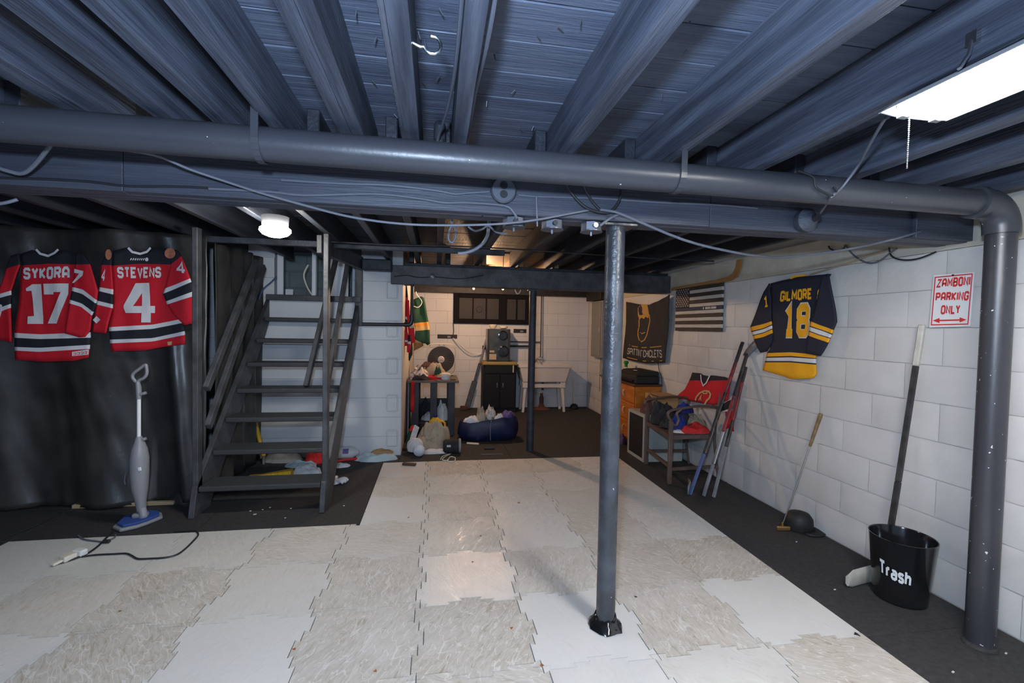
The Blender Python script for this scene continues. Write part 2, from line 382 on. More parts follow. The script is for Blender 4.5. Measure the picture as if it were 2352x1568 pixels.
# right wall of painted blocks
wall_right = struct(MB().box(XR+.018, XR+.25, YN, YB+.2, -.1, ZD+.05).build('wall_right', 'mortar_white'))
CH_ = .2137; BL = .40
protos = []
def block_mesh(L, sd):
    rows = []; n, m_ = 9, 6; rnd = random.Random(sd)
    for i in range(m_+1):
        r = []
        for j in range(n+1):
            u, v = j/n, i/m_
            e = min(u, 1-u)*L; e2 = min(v, 1-v)*CH_
            edge = min(1, min(e, e2)/.014)
            x = -.0115-.0055*edge*(.7+.7*nz(sd*3.1, 2.2)+.5*nz(u*4+sd, v*3)) + .004*nz(u*2.5+sd, v*2.5, sd, 1.0)*edge
            r.append(Vector((x+.017, (u-.5)*(L-.0022)+.002*nz(v*9, sd), v*(CH_-.0022)+.0025*nz(u*6, sd+5))))
        rows.append(r)
    return rows
def wall_block(y0, y1, k, sd):
    L = y1-y0; b = MB(); rows = block_mesh(L, sd)
    b.grid([[Vector((XR-.0+p.x, (y0+y1)/2+p.y, k*CH_+p.z)) for p in r] for r in rows])
    return b.build('block', 'white_block', wall_right, smooth=True, ang=80)
for k in range(10):
    y = 1.10 + (0 if k % 2 else -.2); proto = {}
    idx = 0
    if k == 9: top = True
    while y < YB-.02:
        y1 = min(y+BL, YB)
        if k < 9:
            key = (idx*5+k*3) % 7 if abs(y1-y-BL) < 1e-6 else None
            if key is not None and key in protos and False: pass
            wall_block(y, y1, k, idx*7+k*13)
        y = y1; idx += 1
MB().box(XR-.005, XR+.02, 1.0, YB, 9*CH_, 2.13).build('sill_band', 'bare_concrete', wall_right)
MB().box(XR-.004, XR+.02, YN, 1.10, 0, 2.13).build('plaster_face', 'white_block', wall_right)

wall_back = struct(MB().box(-.6, XR+.2, YB, YB+.2, -.1, ZD+.05).build('wall_back', 'white_wall'))
# block relief of the back wall
for k in range(10):
    y = 0
    for i in range(9):
        x0 = -.40 + i*.40 - (.2 if k % 2 else 0); x1 = min(x0+.397, XR); x0 = max(x0, -.37)
        if x1-x0 < .05: continue
        MB().box(x0, x1+.0015, YB-.008, YB+.01, k*.2137+.001, k*.2137+.2125).build('block', 'white_wall', wall_back, bevel=.003)
# partition wall behind the stairs (with the stairwell opening), and its return into the back room
pw = MB()
OX0, OX1, OZ = -1.69, -.90, 1.745
pw.box(XL, OX0, 5.19, 5.36, -.1, ZD+.05); pw.box(OX0, OX1, 5.19, 5.36, -.1, OZ); pw.box(OX1, -.37, 5.19, 5.36, -.1, ZD+.05)
wall_middle = struct(pw.build('wall_middle', 'white_wall'))
for k in range(10):
    z0, z1 = k*.2137+.0008, k*.2137+.2130
    runs = [(-3.0, -.37)] if z1 < OZ else [(-3.0, OX0), (OX1, -.37)]
    for x0, x1 in runs:
        y0 = 5.172+random.uniform(0, .002)
        MB().box(x0, x1, y0, 5.195, z0, z1).build('block_course', 'white_wall', wall_middle, bevel=.0015)
for py in (667, 755, 840, 925, 1005):                        # sealed block cores near the corner
    c = P(901, py, Y=5.17); a, h = .056, .088
    ring = []
    for q in range(24):
        t = 2*math.pi*q/24; ring.append((c.x+a*max(-1, min(1, 1.35*math.cos(t))), 5.169, c.z+h*max(-1, min(1, 1.35*math.sin(t)))))
    MB().tube(ring, .008, 8, closed=True).build('core_rim', 'white_wall', wall_middle, smooth=True)
wall_side = struct(MB().box(-.57, -.37, 5.362, YB, -.1, ZD+.05).build('wall_side', 'white_block'))
MB().box(-.372, -.366, 5.19, 5.362, 0, ZD).build('corner_face', 'white_block', wall_middle)
# stairwell seen through the opening
ws = struct(MB().box(-2.0, -.6, 6.02, 6.2, 1.5, 2.7).build('wall_stairwell', 'stairwell_block'))
for k in range(4):
    for i in range(4):
        x0 = -1.98+i*.4-(.2 if k % 2 else 0); x1 = min(x0+.39, -.6); x0 = max(x0, -2.0)
        MB().box(x0, x1, 6.005, 6.03, 1.68+k*.205, 1.68+k*.205+.195).build('block', 'stairwell_block', ws, bevel=.006)
MB().box(-2.0, -.6, 5.36, 6.02, 1.60, 1.735).build('landing_floor', 'rubber', ws)
MB().box(-.92, -.72, 5.362, 6.0, 1.735, 2.6).build('stairwell_cheek', 'white_trim', ws)
def jamb(px0, px1, z0, z1, y0, y1):
    a, b = P(px0, 650, Y=y0).x, P(px1, 650, Y=y0).x
    return MB().box(a, b, y0, y1, z0, z1)
t1 = struct(jamb(636, 650, 1.745, 2.32, 5.155, 5.19).build('trim_1', 'white_trim', bevel=.004))
t2 = struct(jamb(716, 725, 1.745, 2.32, 5.16, 5.22).build('trim_2', 'white_trim', bevel=.003))
t3 = struct(jamb(742, 800, 1.745, 2.32, 5.30, 5.33).build('trim_3', 'white_trim', bevel=.003))
t4 = struct(MB().box(-.865, -.79, 5.125, 5.168, 1.43, 2.14).build('trim_4', 'paint_stair', bevel=.004))
t5 = struct(MB().box(-1.75, -.80, 5.10, 5.168, 1.685, 1.745).build('trim_5', 'paint_stair', bevel=.004))
wall_left = struct(MB().box(XL-.2, XL, YN, 5.36, -.1, ZD+.05).build('wall_left', 'matt_black'))

# ceiling: cover, boards, joists, beams
ceiling = struct(MB().box(XL-.2, XR+.25, YN, YB+.2, ZD+.028, ZD+.08).build('ceiling', 'paint_rear'))
y = YN; k = 0
while y < YB:
    wd = .172; x0 = XL
    z = ZD+random.uniform(0, .004)
    front = y < 5.2
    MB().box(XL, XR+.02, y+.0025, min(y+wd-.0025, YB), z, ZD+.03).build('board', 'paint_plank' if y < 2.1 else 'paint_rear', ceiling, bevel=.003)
    y += wd; k += 1
FJ = [(-3.3,-3.25),(-2.9,-2.85),(-2.5,-2.45),(-2.06,-2.01),(-1.64,-1.585),(-1.236,-1.150),(-.955,-.896),(-.772,-.727),(-.589,-.545),(-.354,-.312),(-.310,-.271),(-.12,-.07),(.053,.103),(.475,.535),(.894,.95),(1.31,1.37),(1.783,1.85),(2.206,2.285),(2.62,2.67)]
for a, b in FJ:
    o = MB()
    n = 14; rows = []
    for (x, z) in ((a, ZJ), (b, ZJ), (b, ZD+.002), (a, ZD+.002), (a, ZJ)):
        rows.append([Vector((x+.003*nz(i*.9, a*7), YN+(2.16-YN)*i/n, z+(.004*nz(i*.7, b*9) if z < ZD else 0))) for i in range(n+1)])
    o.grid(rows); o.box(a, b, 2.158, 2.16, ZJ, ZD)
    o.build('joist', 'paint_joist', ceiling, bevel=.004)
RJ = [-3.2,-2.8,-2.42,-2.0,-1.58,-1.20,-.86,-.53,-.22,.0,.42,.84,1.25,1.72,2.15,2.56]
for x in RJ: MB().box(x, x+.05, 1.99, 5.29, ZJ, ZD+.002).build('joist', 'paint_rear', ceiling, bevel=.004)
for x in (-.30, .10, .50, .92, 1.34, 1.76, 2.18, 2.60):
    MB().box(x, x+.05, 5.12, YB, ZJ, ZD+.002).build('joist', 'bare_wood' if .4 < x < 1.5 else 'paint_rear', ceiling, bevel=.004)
MB().box(.56, .91, 5.3, 6.4, ZD-.014, ZD-.001).build('plywood_patch', 'bare_wood', ceiling)
# main girder, three plies, spliced
for y0, y1, sx in ((2.0, 2.048, (XL, -1.2, 1.28, XR+.02)), (2.051, 2.099, (XL, .2, 2.1, XR+.02)), (2.102, 2.150, (XL, -.8, 1.6, XR+.02))):
    for a, b in zip(sx, sx[1:]): MB().box(a+.001, b-.001, y0, y1, 1.945+random.uniform(0, .004), ZJ-.001).build('girder_ply', 'paint_beam', ceiling, bevel=.003)
MB().box(2.42, XR, 1.975, 2.0, 1.95, 2.12).build('girder_pad', 'paint_beam', ceiling, bevel=.003)
MB().box(-.49, XR, 5.10, 5.165, 1.895, 2.10).build('beam', 'paint_stair', ceiling, bevel=.004)
MB().box(-.36, XR, 5.17, 5.30, 1.895, ZJ-.001).build('beam', 'paint_rear', ceiling, bevel=.004)
MB().box(-.37, XR, 7.90, YB, 2.02, ZJ-.001).build('ledger', 'paint_rear', ceiling, bevel=.004)
MB().box(-1.85, .6, 4.05, 4.09, 2.09, ZJ-.001).build('ledger', 'paint_rear', ceiling, bevel=.003)
# nails poking through the boards
npro = MB().lathe([(.0028, 0), (.0015, .020)], 6, (0, 0, 0)).build('nail', 'metal_box', ceiling); first = True
for px in [(1008,18),(818,26),(865,85),(960,72),(975,95),(1010,175),(970,188),(1234,80),(1334,45),(1280,60),(1135,125),(1183,207),(1118,232),(1225,290),(1585,50),(1578,115),(1520,215),(855,185),(905,262),(1195,295)]:
    p = P(*px, Z=ZD-.012)
    o = npro if first else share(npro, 'nail', ceiling, p)
    o.location = p - WLOC[ceiling.name]; first = False
    o.rotation_euler = (math.pi+random.uniform(-.7,.7), random.uniform(-.9,.9), 0)

# back-room window in the wall
win = struct(MB().box(.32, 1.66, YB-.012, YB-.009, 1.52, 2.02).build('window_1', 'window_frame'))
wx = [.31, .42, .665, .69, .93, .955, 1.13, 1.16, 1.30, 1.36, 1.60, 1.66]
fr = MB()
for a, b in ((.30, .40), (1.10, 1.24), (1.58, 1.67)): fr.box(a, b, YB-.06, YB-.012, 1.50, 2.03)
for a, b in ((.40, 1.10), (1.24, 1.58)): fr.box(a, b, YB-.06, YB-.012, 1.50, 1.585); fr.box(a, b, YB-.06, YB-.012, 1.95, 2.03)
fr.build('window_frame', 'window_frame', win, bevel=.005)
for a in (.63, .865, 1.41): MB().box(a, a+.022, YB-.05, YB-.012, 1.585, 1.95).build('muntin', 'window_frame', win)
for a, b in ((.40,.63),(.652,.865),(.887,1.10),(1.24,1.41),(1.432,1.58)): MB().box(a, b, YB-.03, YB-.024, 1.585, 1.95).build('pane', 'window_glass', win)
MB().lathe([(.055, 0), (.05, .012), (0, .014)], 20, (.755, YB-.034, 1.75), Matrix.Rotation(math.pi/2, 3, 'X')).build('vent_disc', 'matt_black', win, smooth=True)

# ================================================================== LARGE OBJECTS
def cyl(p0, p1, r, n=24): return MB().tube([Vector(p0), Vector(p1)], r, n)
# ---- support columns
cy_ = 2.075; cb = P(1392, 1425, Y=cy_); cxx = P(1404, 900, Y=cy_).x
col1 = thing('support_column', 'grey painted steel post standing on the white floor tiles', 'column', (cxx, cy_, 0))
cyl((cxx, cy_, .002), (cxx, cy_, 1.932), .0455, 28).build('post', 'paint_column', col1, smooth=True)
MB().box(cxx-.085, cxx+.085, cy_-.06, cy_+.06, 1.932, 1.944).build('cap_plate', 'paint_column', col1, bevel=.002)
b = MB(); prof = []
rows = []
for r, z in ((.047, .055), (.055, .03), (.075, .018), (.083, .004), (.07, .0005)):
    rows.append([Vector((cxx+r*(1+.16*nz(3*math.cos(q), 3*math.sin(q), r*40))*math.cos(q), cy_+r*(1+.16*nz(3*math.cos(q), 3*math.sin(q), r*40))*math.sin(q), max(.0005, z*(1+.9*nz(4*math.cos(q), 4*math.sin(q), 3))))) for q in [2*math.pi*i/28 for i in range(29)]])
b.grid(rows).build('base_wrap', 'gloss_black', col1, smooth=True, ang=60, solid=.002)
c2 = P(1215, 1032, Z=0)
col2 = thing('support_column', 'slim black steel post under the rear beam', 'column', (c2.x, 5.215, 0))
cyl((c2.x, 5.215, 0), (c2.x, 5.215, 1.893),   .042, 24).build('post', 'paint_rear', col2, smooth=True)
MB().box(c2.x-.06, c2.x+.06, 5.175, 5.27, 1.882, 1.894).build('cap_plate', 'paint_beam', col2)

# ---- drain pipe
PR, PY, PZ = .057, 1.70, 2.058
vx = 2.545
dp = thing('drain_pipe', 'large grey painted drain pipe hung below the joists and turning down at the block wall', 'pipe', (vx, PY, 0))
MB().tube([(XL, PY, PZ+.004), (0, PY, PZ), (vx-.11, PY, PZ-.006)], PR, 32).build('horizontal_run', 'paint_pipe', dp, smooth=True)
el = [Vector((vx-.11+.11*math.sin(a), PY, PZ-.006-.11+.11*math.cos(a))) for a in [math.pi/2*i/8 for i in range(9)]]
MB().tube([(vx-.135, PY, PZ-.006)]+el+[(vx, PY, PZ-.14)], PR*1.13, 32).build('elbow', 'paint_pipe', dp, smooth=True)
MB().tube([(vx-.165, PY, PZ-.006), (vx-.135, PY, PZ-.006)], PR*1.25, 32).build('hub_ring', 'paint_pipe', dp, smooth=True)
MB().tube([(vx, PY, PZ-.13), (vx, PY, .002)], PR*.95, 32).build('vertical_run', 'paint_pipe_dark', dp, smooth=True)
MB().lathe([(.066, .001), (.062, .010), (.056, .014), (.055, .02)], 24, (vx, PY, 0)).build('floor_collar', 'rubber', dp, smooth=True)
for sxp, jx in ((-.598, -.545), (.934, .95)):
    pts = [(sxp, PY-.062, ZJ+.10), (sxp, PY-.062, PZ)]
    pts += [(sxp, PY+(-.062)*math.cos(a), PZ-.062*math.sin(a)) for a in [math.pi*i/10 for i in range(1, 10)]]
    pts += [(sxp, PY+.062, PZ), (sxp, PY+.062, ZJ-.003)]
    m = MB()
    for a, c in zip(pts, pts[1:]): m.bar(a, c, .024, .003, side=(1, 0, 0))
    m.build('hanger_strap', 'paint_pipe', dp)
# small stub pipe between the joists
sp = P(1010, 300, Y=1.93)
st = thing('pipe_stub', 'short grey pipe elbow poking up between the joists above the drain pipe', 'pipe', (sp.x, 1.93, 2.1))
MB().tube([(sp.x, 1.93, 2.142), (sp.x, 1.93, 2.225)], .017, 16).build('pipe', 'paint_pipe', st, smooth=True)
MB().tube([(sp.x, 1.93, 2.215), (sp.x, 1.93, 2.26), (sp.x, 1.96, 2.285), (sp.x, 2.0, 2.29)], .024, 16).build('elbow', 'paint_pipe', st, smooth=True)

# ---- staircase
SXL, SXR, Y1, RUN, RISE = -1.73, -.865, 3.70, .22, .215
stair = thing('staircase', 'steep open black wooden staircase with plank treads against the white wall', 'stairs', ((SXL+SXR)/2, Y1, 0))
for i in range(7):
    yy, zz = Y1+RUN*i, RISE*(i+1)
    MB().box(SXL+.002, SXR-.002, yy-.015, yy+.225, zz-.04, zz).build('tread', 'paint_tread', stair, bevel=.008, seg=2)
for x in (SXL-.042, SXR+.002):
    poly = [(Y1-.07, 0), (Y1+.14, 0), (5.165, 1.50), (5.165, 1.76), (Y1+.02, .33)]
    a0 = (5.165, 1.75); 
    poly = [(Y1-.075, .001), (Y1+.17, .001), (5.165, 1.465), (5.165, 1.69), (Y1-.02, .215)]
    MB().prism(poly, lambda y, z: (x, y, z), lambda y, z: (x+.04, y, z)).build('stringer', 'paint_stair', stair, bevel=.004)
for x in (SXL-.044, SXR+.004):
    MB().box(x+.004, x+.042, Y1-.01, Y1+.06, .16, ZJ-.002).build('post', 'paint_stair', stair, bevel=.004)
def rail(p, q, wx=.038, wy=.062): MB().bar(p, q, wx, wy, side=(1, 0, 0)).build('handrail', 'paint_stair', stair, bevel=.004)
rail(P(474, 893, X=-1.69), P(588, 600, X=-1.69)); rail(P(478, 980, X=-1.69), P(606, 612, X=-1.69))
rail(P(748, 905, X=-.905), P(800, 597, X=-.905))
rail(P(703, 888, Y=4.44), P(775, 580, Y=5.07), .038, .07)
MB().bar(P(733, 560, Y=3.74), P(830, 605, Y=5.08), .04, .14, side=(1, 0, 0)).build('header_rail', 'paint_stair', stair, bevel=.004)

# ---- black plastic sheeting
def curtain_y(x, z):
    u = x*2.0
    f = .035*math.sin(u*4.1+.8*math.sin(z*1.4)) + .055*nz(x*1.9, z*.4, 3) + .020*nz(x*5, z*2.0, 8) + .012*nz(x*11+z*3, z*3, 14)
    f += .05*math.exp(-((x+2.02+.08*(z-1))/.05)**2)*(-1 if z < 1.5 else -.4)
    f -= .18*max(0, .55-z)**1.2*(.4+.6*math.sin(x*1.3+4.4))*(1 if x < -2.2 else .3)
    f -= .10*max(0, z-1.88)*(1+math.sin(x*5+z*6))
    return f
rows = []
for i in range(61):
    z = .012+2.118*i/60
    rows.append([Vector((XL+.03+(1.87)*j/110, 4.03+curtain_y(XL+.03+1.87*j/110, z)-.03, z+(0 if i else .01*nz(j*.4, 0)))) for j in range(111)])
tag(MB().grid(rows).build('plastic_curtain', 'plastic_black', smooth=True, ang=180, solid=.002), 'glossy black plastic sheeting hung behind the two red jerseys', 'curtain')
rows = []
for i in range(31):
    z = .012+2.118*i/30
    rows.append([Vector((-1.815+.025*math.sin(j*.5+z)+.02*nz(j*.3, z*1.5, 5), 4.10+1.05*j/50, z)) for j in range(51)])
tag(MB().grid(rows).build('plastic_curtain', 'plastic_black', smooth=True, ang=180, solid=.002), 'glossy black plastic sheeting hung along the side of the staircase', 'curtain')
tag(MB().box(-2.72, -2.02, 3.93, 3.962, 0, .028).build('wood_strip', 'tan_wood', bevel=.002), 'bare tan wood strip on the floor along the foot of the plastic sheeting', 'board')
# crumpled tail of plastic beside the stair foot
def blob(name, label, cat, c, size, mats, seed, fold=.35, n=40, rings=14, group=None, parent=None, power=.55, band=None):
    m = MB(); c = Vector(c); rows = []
    for i in range(rings+1):
        r = i/rings; row = []
        for k in range(n+1):
            q = 2*math.pi*(k % n)/n; cx_, sy_ = math.cos(q), math.sin(q)
            rim = 1+.22*nz(1.3*cx_+seed, 1.3*sy_, seed*1.7)+.07*nz(4*cx_, 4*sy_+seed, 2)
            h = max(0, 1-r**2.2)**power
            rr = r*rim
            f1 = nz(rr*cx_*2.2+seed, rr*sy_*2.2, seed*.7); f2 = 1-abs(nz(rr*cx_*4.5, rr*sy_*4.5+seed, seed))*2
            z = size[2]*h*(.72+fold*f1+fold*.45*f2*(.4+.6*r))
            row.append(c+Vector((size[0]*rr*cx_, size[1]*rr*sy_, max(.002, z) if i < rings else .0)))
        rows.append(row)
    bnd = None
    if band: bnd = [band(i/rings) for i in range(rings)]
    m.grid(rows, band=bnd)
    k0 = len(m.v); m.add([rows[-1][k] for k in range(n)], [tuple(range(n))])
    o = m.build(name, mats, parent, smooth=True, ang=75)
    if not parent: tag(o, label, cat, group)
    return o
blob('plastic_heap', 'crumpled tail of black plastic sheeting on the mat beside the stair foot', 'plastic sheet', P(420, 1148, Z=0), (.10, .09, .14), 'plastic_black', 11)

# ================================================================== CLOTH ON WALLS
class Surf:
    def __init__(s, axis, val, amp=.012, seed=0, freq=5, base=0):
        s.axis, s.val, s.amp, s.seed, s.freq, s.base = axis, val, amp, seed, freq, base
    def __call__(s, px, off=0):
        p = P(px[0], px[1], **{s.axis: s.val})
        q = p.x if s.axis == 'Y' else p.y
        d = s.base + s.amp*(nz(q*s.freq, p.z*s.freq*.45, s.seed)+.5*nz(q*s.freq*2.3, p.z*s.freq, s.seed+4)) + off
        return p - Vector((0, d, 0)) if s.axis == 'Y' else p - Vector((d, 0, 0))
def resample(pts, n):
    pts = [Vector((p[0], p[1])) for p in pts]
    L = [0]
    for a, b in zip(pts, pts[1:]): L.append(L[-1]+(b-a).length)
    out = []
    for i in range(n+1):
        t = L[-1]*i/n
        for k in range(len(pts)-1):
            if t <= L[k+1]+1e-9:
                f = (t-L[k])/max(1e-9, L[k+1]-L[k]); out.append(pts[k].lerp(pts[k+1], f)); break
    return out
def cloth(surf, rows, nc=14, sub=3, off=0, bulge=.0):
    """rows: [(pixel polyline, material below), ...] from top to bottom"""
    m = MB(); R = []; band = []
    rs = [resample(r[0], nc) for r in rows]
    for i in range(len(rs)-1):
        span = max((a-b).length for a, b in zip(rs[i], rs[i+1])); k = max(1, min(10, int(span/10)))
        for j in range(k):
            R.append([a.lerp(b, j/k) for a, b in zip(rs[i], rs[i+1])]); band.append(rows[i][1])
    R.append(rs[-1])
    V = [[surf(p, off+bulge*math.sin(math.pi*min(1, max(0, (c/nc))))) for c, p in enumerate(r)] for r in R]
    return m.grid(V, band=band)
def ZZ(ox, oy, s): return lambda x, y: (ox+x/s, oy+y/s)

G = {'A': [[(0,0),(0,4.7),(1,6),(3,6),(4,4.7),(4,0)],[(0,2.3),(4,2.3)]],
 'B': [[(3,3.1),(0,3.1),(0,6),(3.1,6),(4,5.2),(4,3.9),(3,3.1),(4,2.3),(4,.8),(3.1,0),(0,0),(0,3.1)]],
 'C': [[(4,4.4),(4,5.2),(3.2,6),(.8,6),(0,5.2),(0,.8),(.8,0),(3.2,0),(4,.8),(4,1.6)]],
 'E': [[(4,6),(0,6),(0,0),(4,0)],[(0,3),(3,3)]], 'G': [[(4,4.4),(4,5.2),(3.2,6),(.8,6),(0,5.2),(0,.8),(.8,0),(3.2,0),(4,.8),(4,2.7),(2.2,2.7)]],
 'H': [[(0,0),(0,6)],[(4,0),(4,6)],[(0,3),(4,3)]], 'I': [[(0,0),(0,6)]], 'K': [[(0,0),(0,6)],[(4,6),(.6,3),(4,0)]], 'L': [[(0,6),(0,0),(3.6,0)]],
 'M': [[(0,0),(0,6),(2.3,2),(4.6,6),(4.6,0)]], 'N': [[(0,0),(0,6),(4,0),(4,6)]], 'O': [[(.8,0),(0,.8),(0,5.2),(.8,6),(3.2,6),(4,5.2),(4,.8),(3.2,0),(.8,0)]],
 'P': [[(0,0),(0,6),(3.2,6),(4,5.2),(4,3.6),(3.2,2.8),(0,2.8)]], 'R': [[(0,0),(0,6),(3.2,6),(4,5.2),(4,3.7),(3.2,2.9),(0,2.9)],[(2.4,2.9),(4,0)]],
 'S': [[(4,4.6),(4,5.2),(3.2,6),(.8,6),(0,5.2),(0,3.9),(.8,3.1),(3.2,2.9),(4,2.1),(4,.8),(3.2,0),(.8,0),(0,.8),(0,1.4)]],
 'T': [[(0,6),(4,6)],[(2,6),(2,0)]], 'U': [[(0,6),(0,.8),(.8,0),(3.2,0),(4,.8),(4,6)]], 'V': [[(0,6),(2,0),(4,6)]], 'Y': [[(0,6),(2,3),(4,6)],[(2,3),(2,0)]],
 'Z': [[(0,6),(4,6),(0,0),(4,0)]], "'": [[(0,6),(0,4.6)]], '-': [[(0,3),(3,3)]],
 '1': [[(0,4.6),(1.3,6),(1.3,0)],[(0,0),(2.6,0)]], '4': [[(2.8,0),(2.8,6),(0,2.2),(0,1.7),(4,1.7)]], '7': [[(0,5),(0,6),(4,6),(1.5,0)]],
 '8': [[(.8,0),(0,.8),(0,2.3),(.8,3.1),(0,3.9),(0,5.2),(.8,6),(3.2,6),(4,5.2),(4,3.9),(3.2,3.1),(4,2.3),(4,.8),(3.2,0),(.8,0)],[(.8,3.1),(3.2,3.1)]],
 'r': [[(0,0),(0,4)],[(0,2.8),(.9,4),(2,4)]], 'a': [[(.3,3.6),(.8,4),(2.6,4),(3.2,3.4),(3.2,0)],[(3.2,2.3),(.8,2.3),(0,1.7),(0,.6),(.7,0),(2.3,0),(3.2,.9)]],
 's': [[(3,3.3),(2.4,4),(.7,4),(0,3.4),(0,2.7),(.6,2.2),(2.5,1.8),(3,1.3),(3,.6),(2.4,0),(.6,0),(0,.7)]], 'h': [[(0,0),(0,6)],[(0,3),(1,4),(2.4,4),(3.1,3.3),(3.1,0)]], ' ': []}
def ribbon(pts, w):
    pts = [Vector(p) for p in pts]; closed = (pts[0]-pts[-1]).length < 1e-6 and len(pts) > 3
    if closed: pts = pts[:-1]
    n = len(pts); L = []; Rr = []
    for i in range(n):
        d0 = (pts[i]-pts[i-1]) if (i or closed) else None
        d1 = (pts[(i+1) % n]-pts[i]) if (i < n-1 or closed) else None
        if d0 is None: d0 = d1
        if d1 is None: d1 = d0
        d0 = d0.normalized(); d1 = d1.normalized()
        n0 = Vector((-d0.y, d0.x)); n1 = Vector((-d1.y, d1.x)); mm = n0+n1
        if mm.length < 1e-3: mm = n0
        mm.normalize(); k = min(1.7, 1/max(.3, mm.dot(n0)))
        L.append(pts[i]+mm*w/2*k); Rr.append(pts[i]-mm*w/2*k)
    q = []
    for i in range(n if closed else n-1):
        j = (i+1) % n; q.append((L[i], Rr[i], Rr[j], L[j]))
    return q
def write(m, s, quad, surf, w=1.1, gap=1.5, off=.004, mi=0, split=3):
    """quad: pixel corners bl, br, tr, tl of the text box"""
    bl, br, tr, tl = [Vector(q) for q in quad]
    ws = []; x = 0; gl = []
    for ch in s:
        g = G[ch]; gw = max([p[0] for st_ in g for p in st_], default=1.6); gl.append((g, x)); x += gw+w+gap-.5
    W = x-(gap-.5)
    def mp(p):
        u = (p.x+w/2)/W; v = (p.y+w/2)/(6+w)
        return surf((bl.lerp(br, u)).lerp(tl.lerp(tr, u), v), off)
    for g, x0 in gl:
        for line in g:
            ext = [Vector((a[0]+x0, a[1])) for a in line]
            for a, b, c, d in ribbon(ext, w):
                for k in range(split):
                    t0, t1 = k/split, (k+1)/split
                    m.add([mp(a.lerp(d, t0)), mp(b.lerp(c, t0)), mp(b.lerp(c, t1)), mp(a.lerp(d, t1))], [(0,1,2,3)], mi)
    return m
def line_px(m, pts, w, surf, off=.004, mi=0):
    for q in ribbon(pts, w): m.add([surf(p, off) for p in q], [(0,1,2,3)], mi)
    return m
def poly_px(m, pts, surf, off=.004, mi=0, hole=()):
    loops = [[Vector((p[0], p[1], 0)) for p in pts]] + ([[Vector((p[0], p[1], 0)) for p in hole]] if hole else [])
    flat = [Vector((p[0], p[1])) for p in list(pts)+list(hole)]
    todo = [tuple(flat[i] for i in t) for t in tessellate_polygon(loops)]
    while todo:                                             # small triangles follow the folds of the cloth
        a, b_, c = todo.pop()
        e = [((b_-a).length, a, b_, c), ((c-b_).length, b_, c, a), ((a-c).length, c, a, b_)]
        L_, p, q, r = max(e, key=lambda t: t[0])
        if L_ > 14: h = (p+q)/2; todo += [(p, h, r), (h, q, r)]
        else: m.add([surf(v, off) for v in (a, b_, c)], [(0, 1, 2)], mi)
    return m

RWB = ['jersey_red', 'jersey_white', 'jersey_black']
z = ZZ(0, 500, 3.92)
# ---- jersey 17
s17 = Surf('Y', 3.955, .014, 2, 6, .035)
j17 = thing('hockey_jersey', 'red jersey numbered 17 hanging on black sheeting beside a rounded white panel', 'jersey', P(130, 828, Y=3.92), 'jerseys hung on the walls')
cloth(s17, [([z(215,335),z(330,292),z(400,335),z(480,352),z(545,325),z(590,292),z(745,325)], 2), ([z(232,435),z(470,418),z(748,428)], 0), ([z(205,800),z(742,790)], 0), ([z(178,1035),z(400,1048),z(838,1030)], 1), ([z(178,1078),z(400,1090),z(838,1078)], 2), ([z(175,1160),z(400,1168),z(832,1142)], 1), ([z(175,1192),z(400,1204),z(830,1178)], 0), ([z(175,1275),z(420,1292),z(700,1285),z(820,1255)], 0)], 20).build('torso', RWB, j17, smooth=True, ang=180, solid=.01, solid_off=-1)
cloth(s17, [([z(160,350),z(225,330)], 2), ([z(118,468),z(238,432)], 0), ([z(55,700),z(158,662)], 1), ([z(42,738),z(160,700)], 2), ([z(8,836),z(162,780)], 1), ([z(2,875),z(162,815)], 0), ([z(2,950),z(165,900)], 0), ([z(52,1095),z(172,1115)], 0)], 8, off=.012).build('sleeve', RWB, j17, smooth=True, ang=180, solid=.012, solid_off=-1)
cloth(s17, [([z(738,325),z(800,340)], 2), ([z(725,430),z(858,428)], 0), ([z(697,625),z(790,645),z(925,665)], 0), ([z(697,628),z(792,650),z(916,742)], 1), ([z(694,662),z(785,690),z(908,772)], 2), ([z(680,740),z(780,775),z(878,848)], 1), ([z(675,772),z(775,805),z(862,878)], 0), ([z(655,900),z(760,960),z(848,1010)], 0), ([z(640,1040),z(760,1075),z(800,1072)], 0)], 12, off=.016).build('sleeve', RWB, j17, smooth=True, ang=180, solid=.014, solid_off=-1)
line_px(MB(), [z(365,292),z(400,330),z(470,350),z(530,325),z(565,292)], 5, s17, .006).build('collar_trim', 'jersey_white', j17)
m = write(MB(), 'SYKORA', [z(255,560),z(662,555),z(660,442),z(255,455)], s17, 1.8, 1.2); m.build('name_letters', 'jersey_white', j17)
m = MB(); poly_px(m, [z(272,640),z(330,602),z(410,600),z(425,890),z(425,955),z(292,955),z(292,888),z(345,885),z(320,660),z(275,663)], s17, .005)
poly_px(m, [z(432,598),z(655,595),z(655,690),z(555,952),z(470,952),z(592,672),z(527,672),z(524,693),z(435,693)], s17, .005); m.build('number', 'jersey_white', j17)
m = MB(); poly_px(m, [z(735,470),z(822,490),z(815,530),z(725,595),z(712,592),z(780,512),z(732,505)], s17, .036); m.build('sleeve_number', 'jersey_white', j17)
m = MB(); poly_px(m, [z(688,1205),z(830,1182),z(828,1228),z(688,1242)], s17, .004); m.build('hem_patch', 'jersey_white', j17)
m = MB(); [line_px(m, [z(700+i*30,1216-i*4), z(722+i*30,1213-i*4), z(722+i*30,1230-i*4), z(700+i*30,1233-i*4)], 1.2, s17, .006) for i in range(4)]; m.build('hem_mark', 'jersey_red', j17)
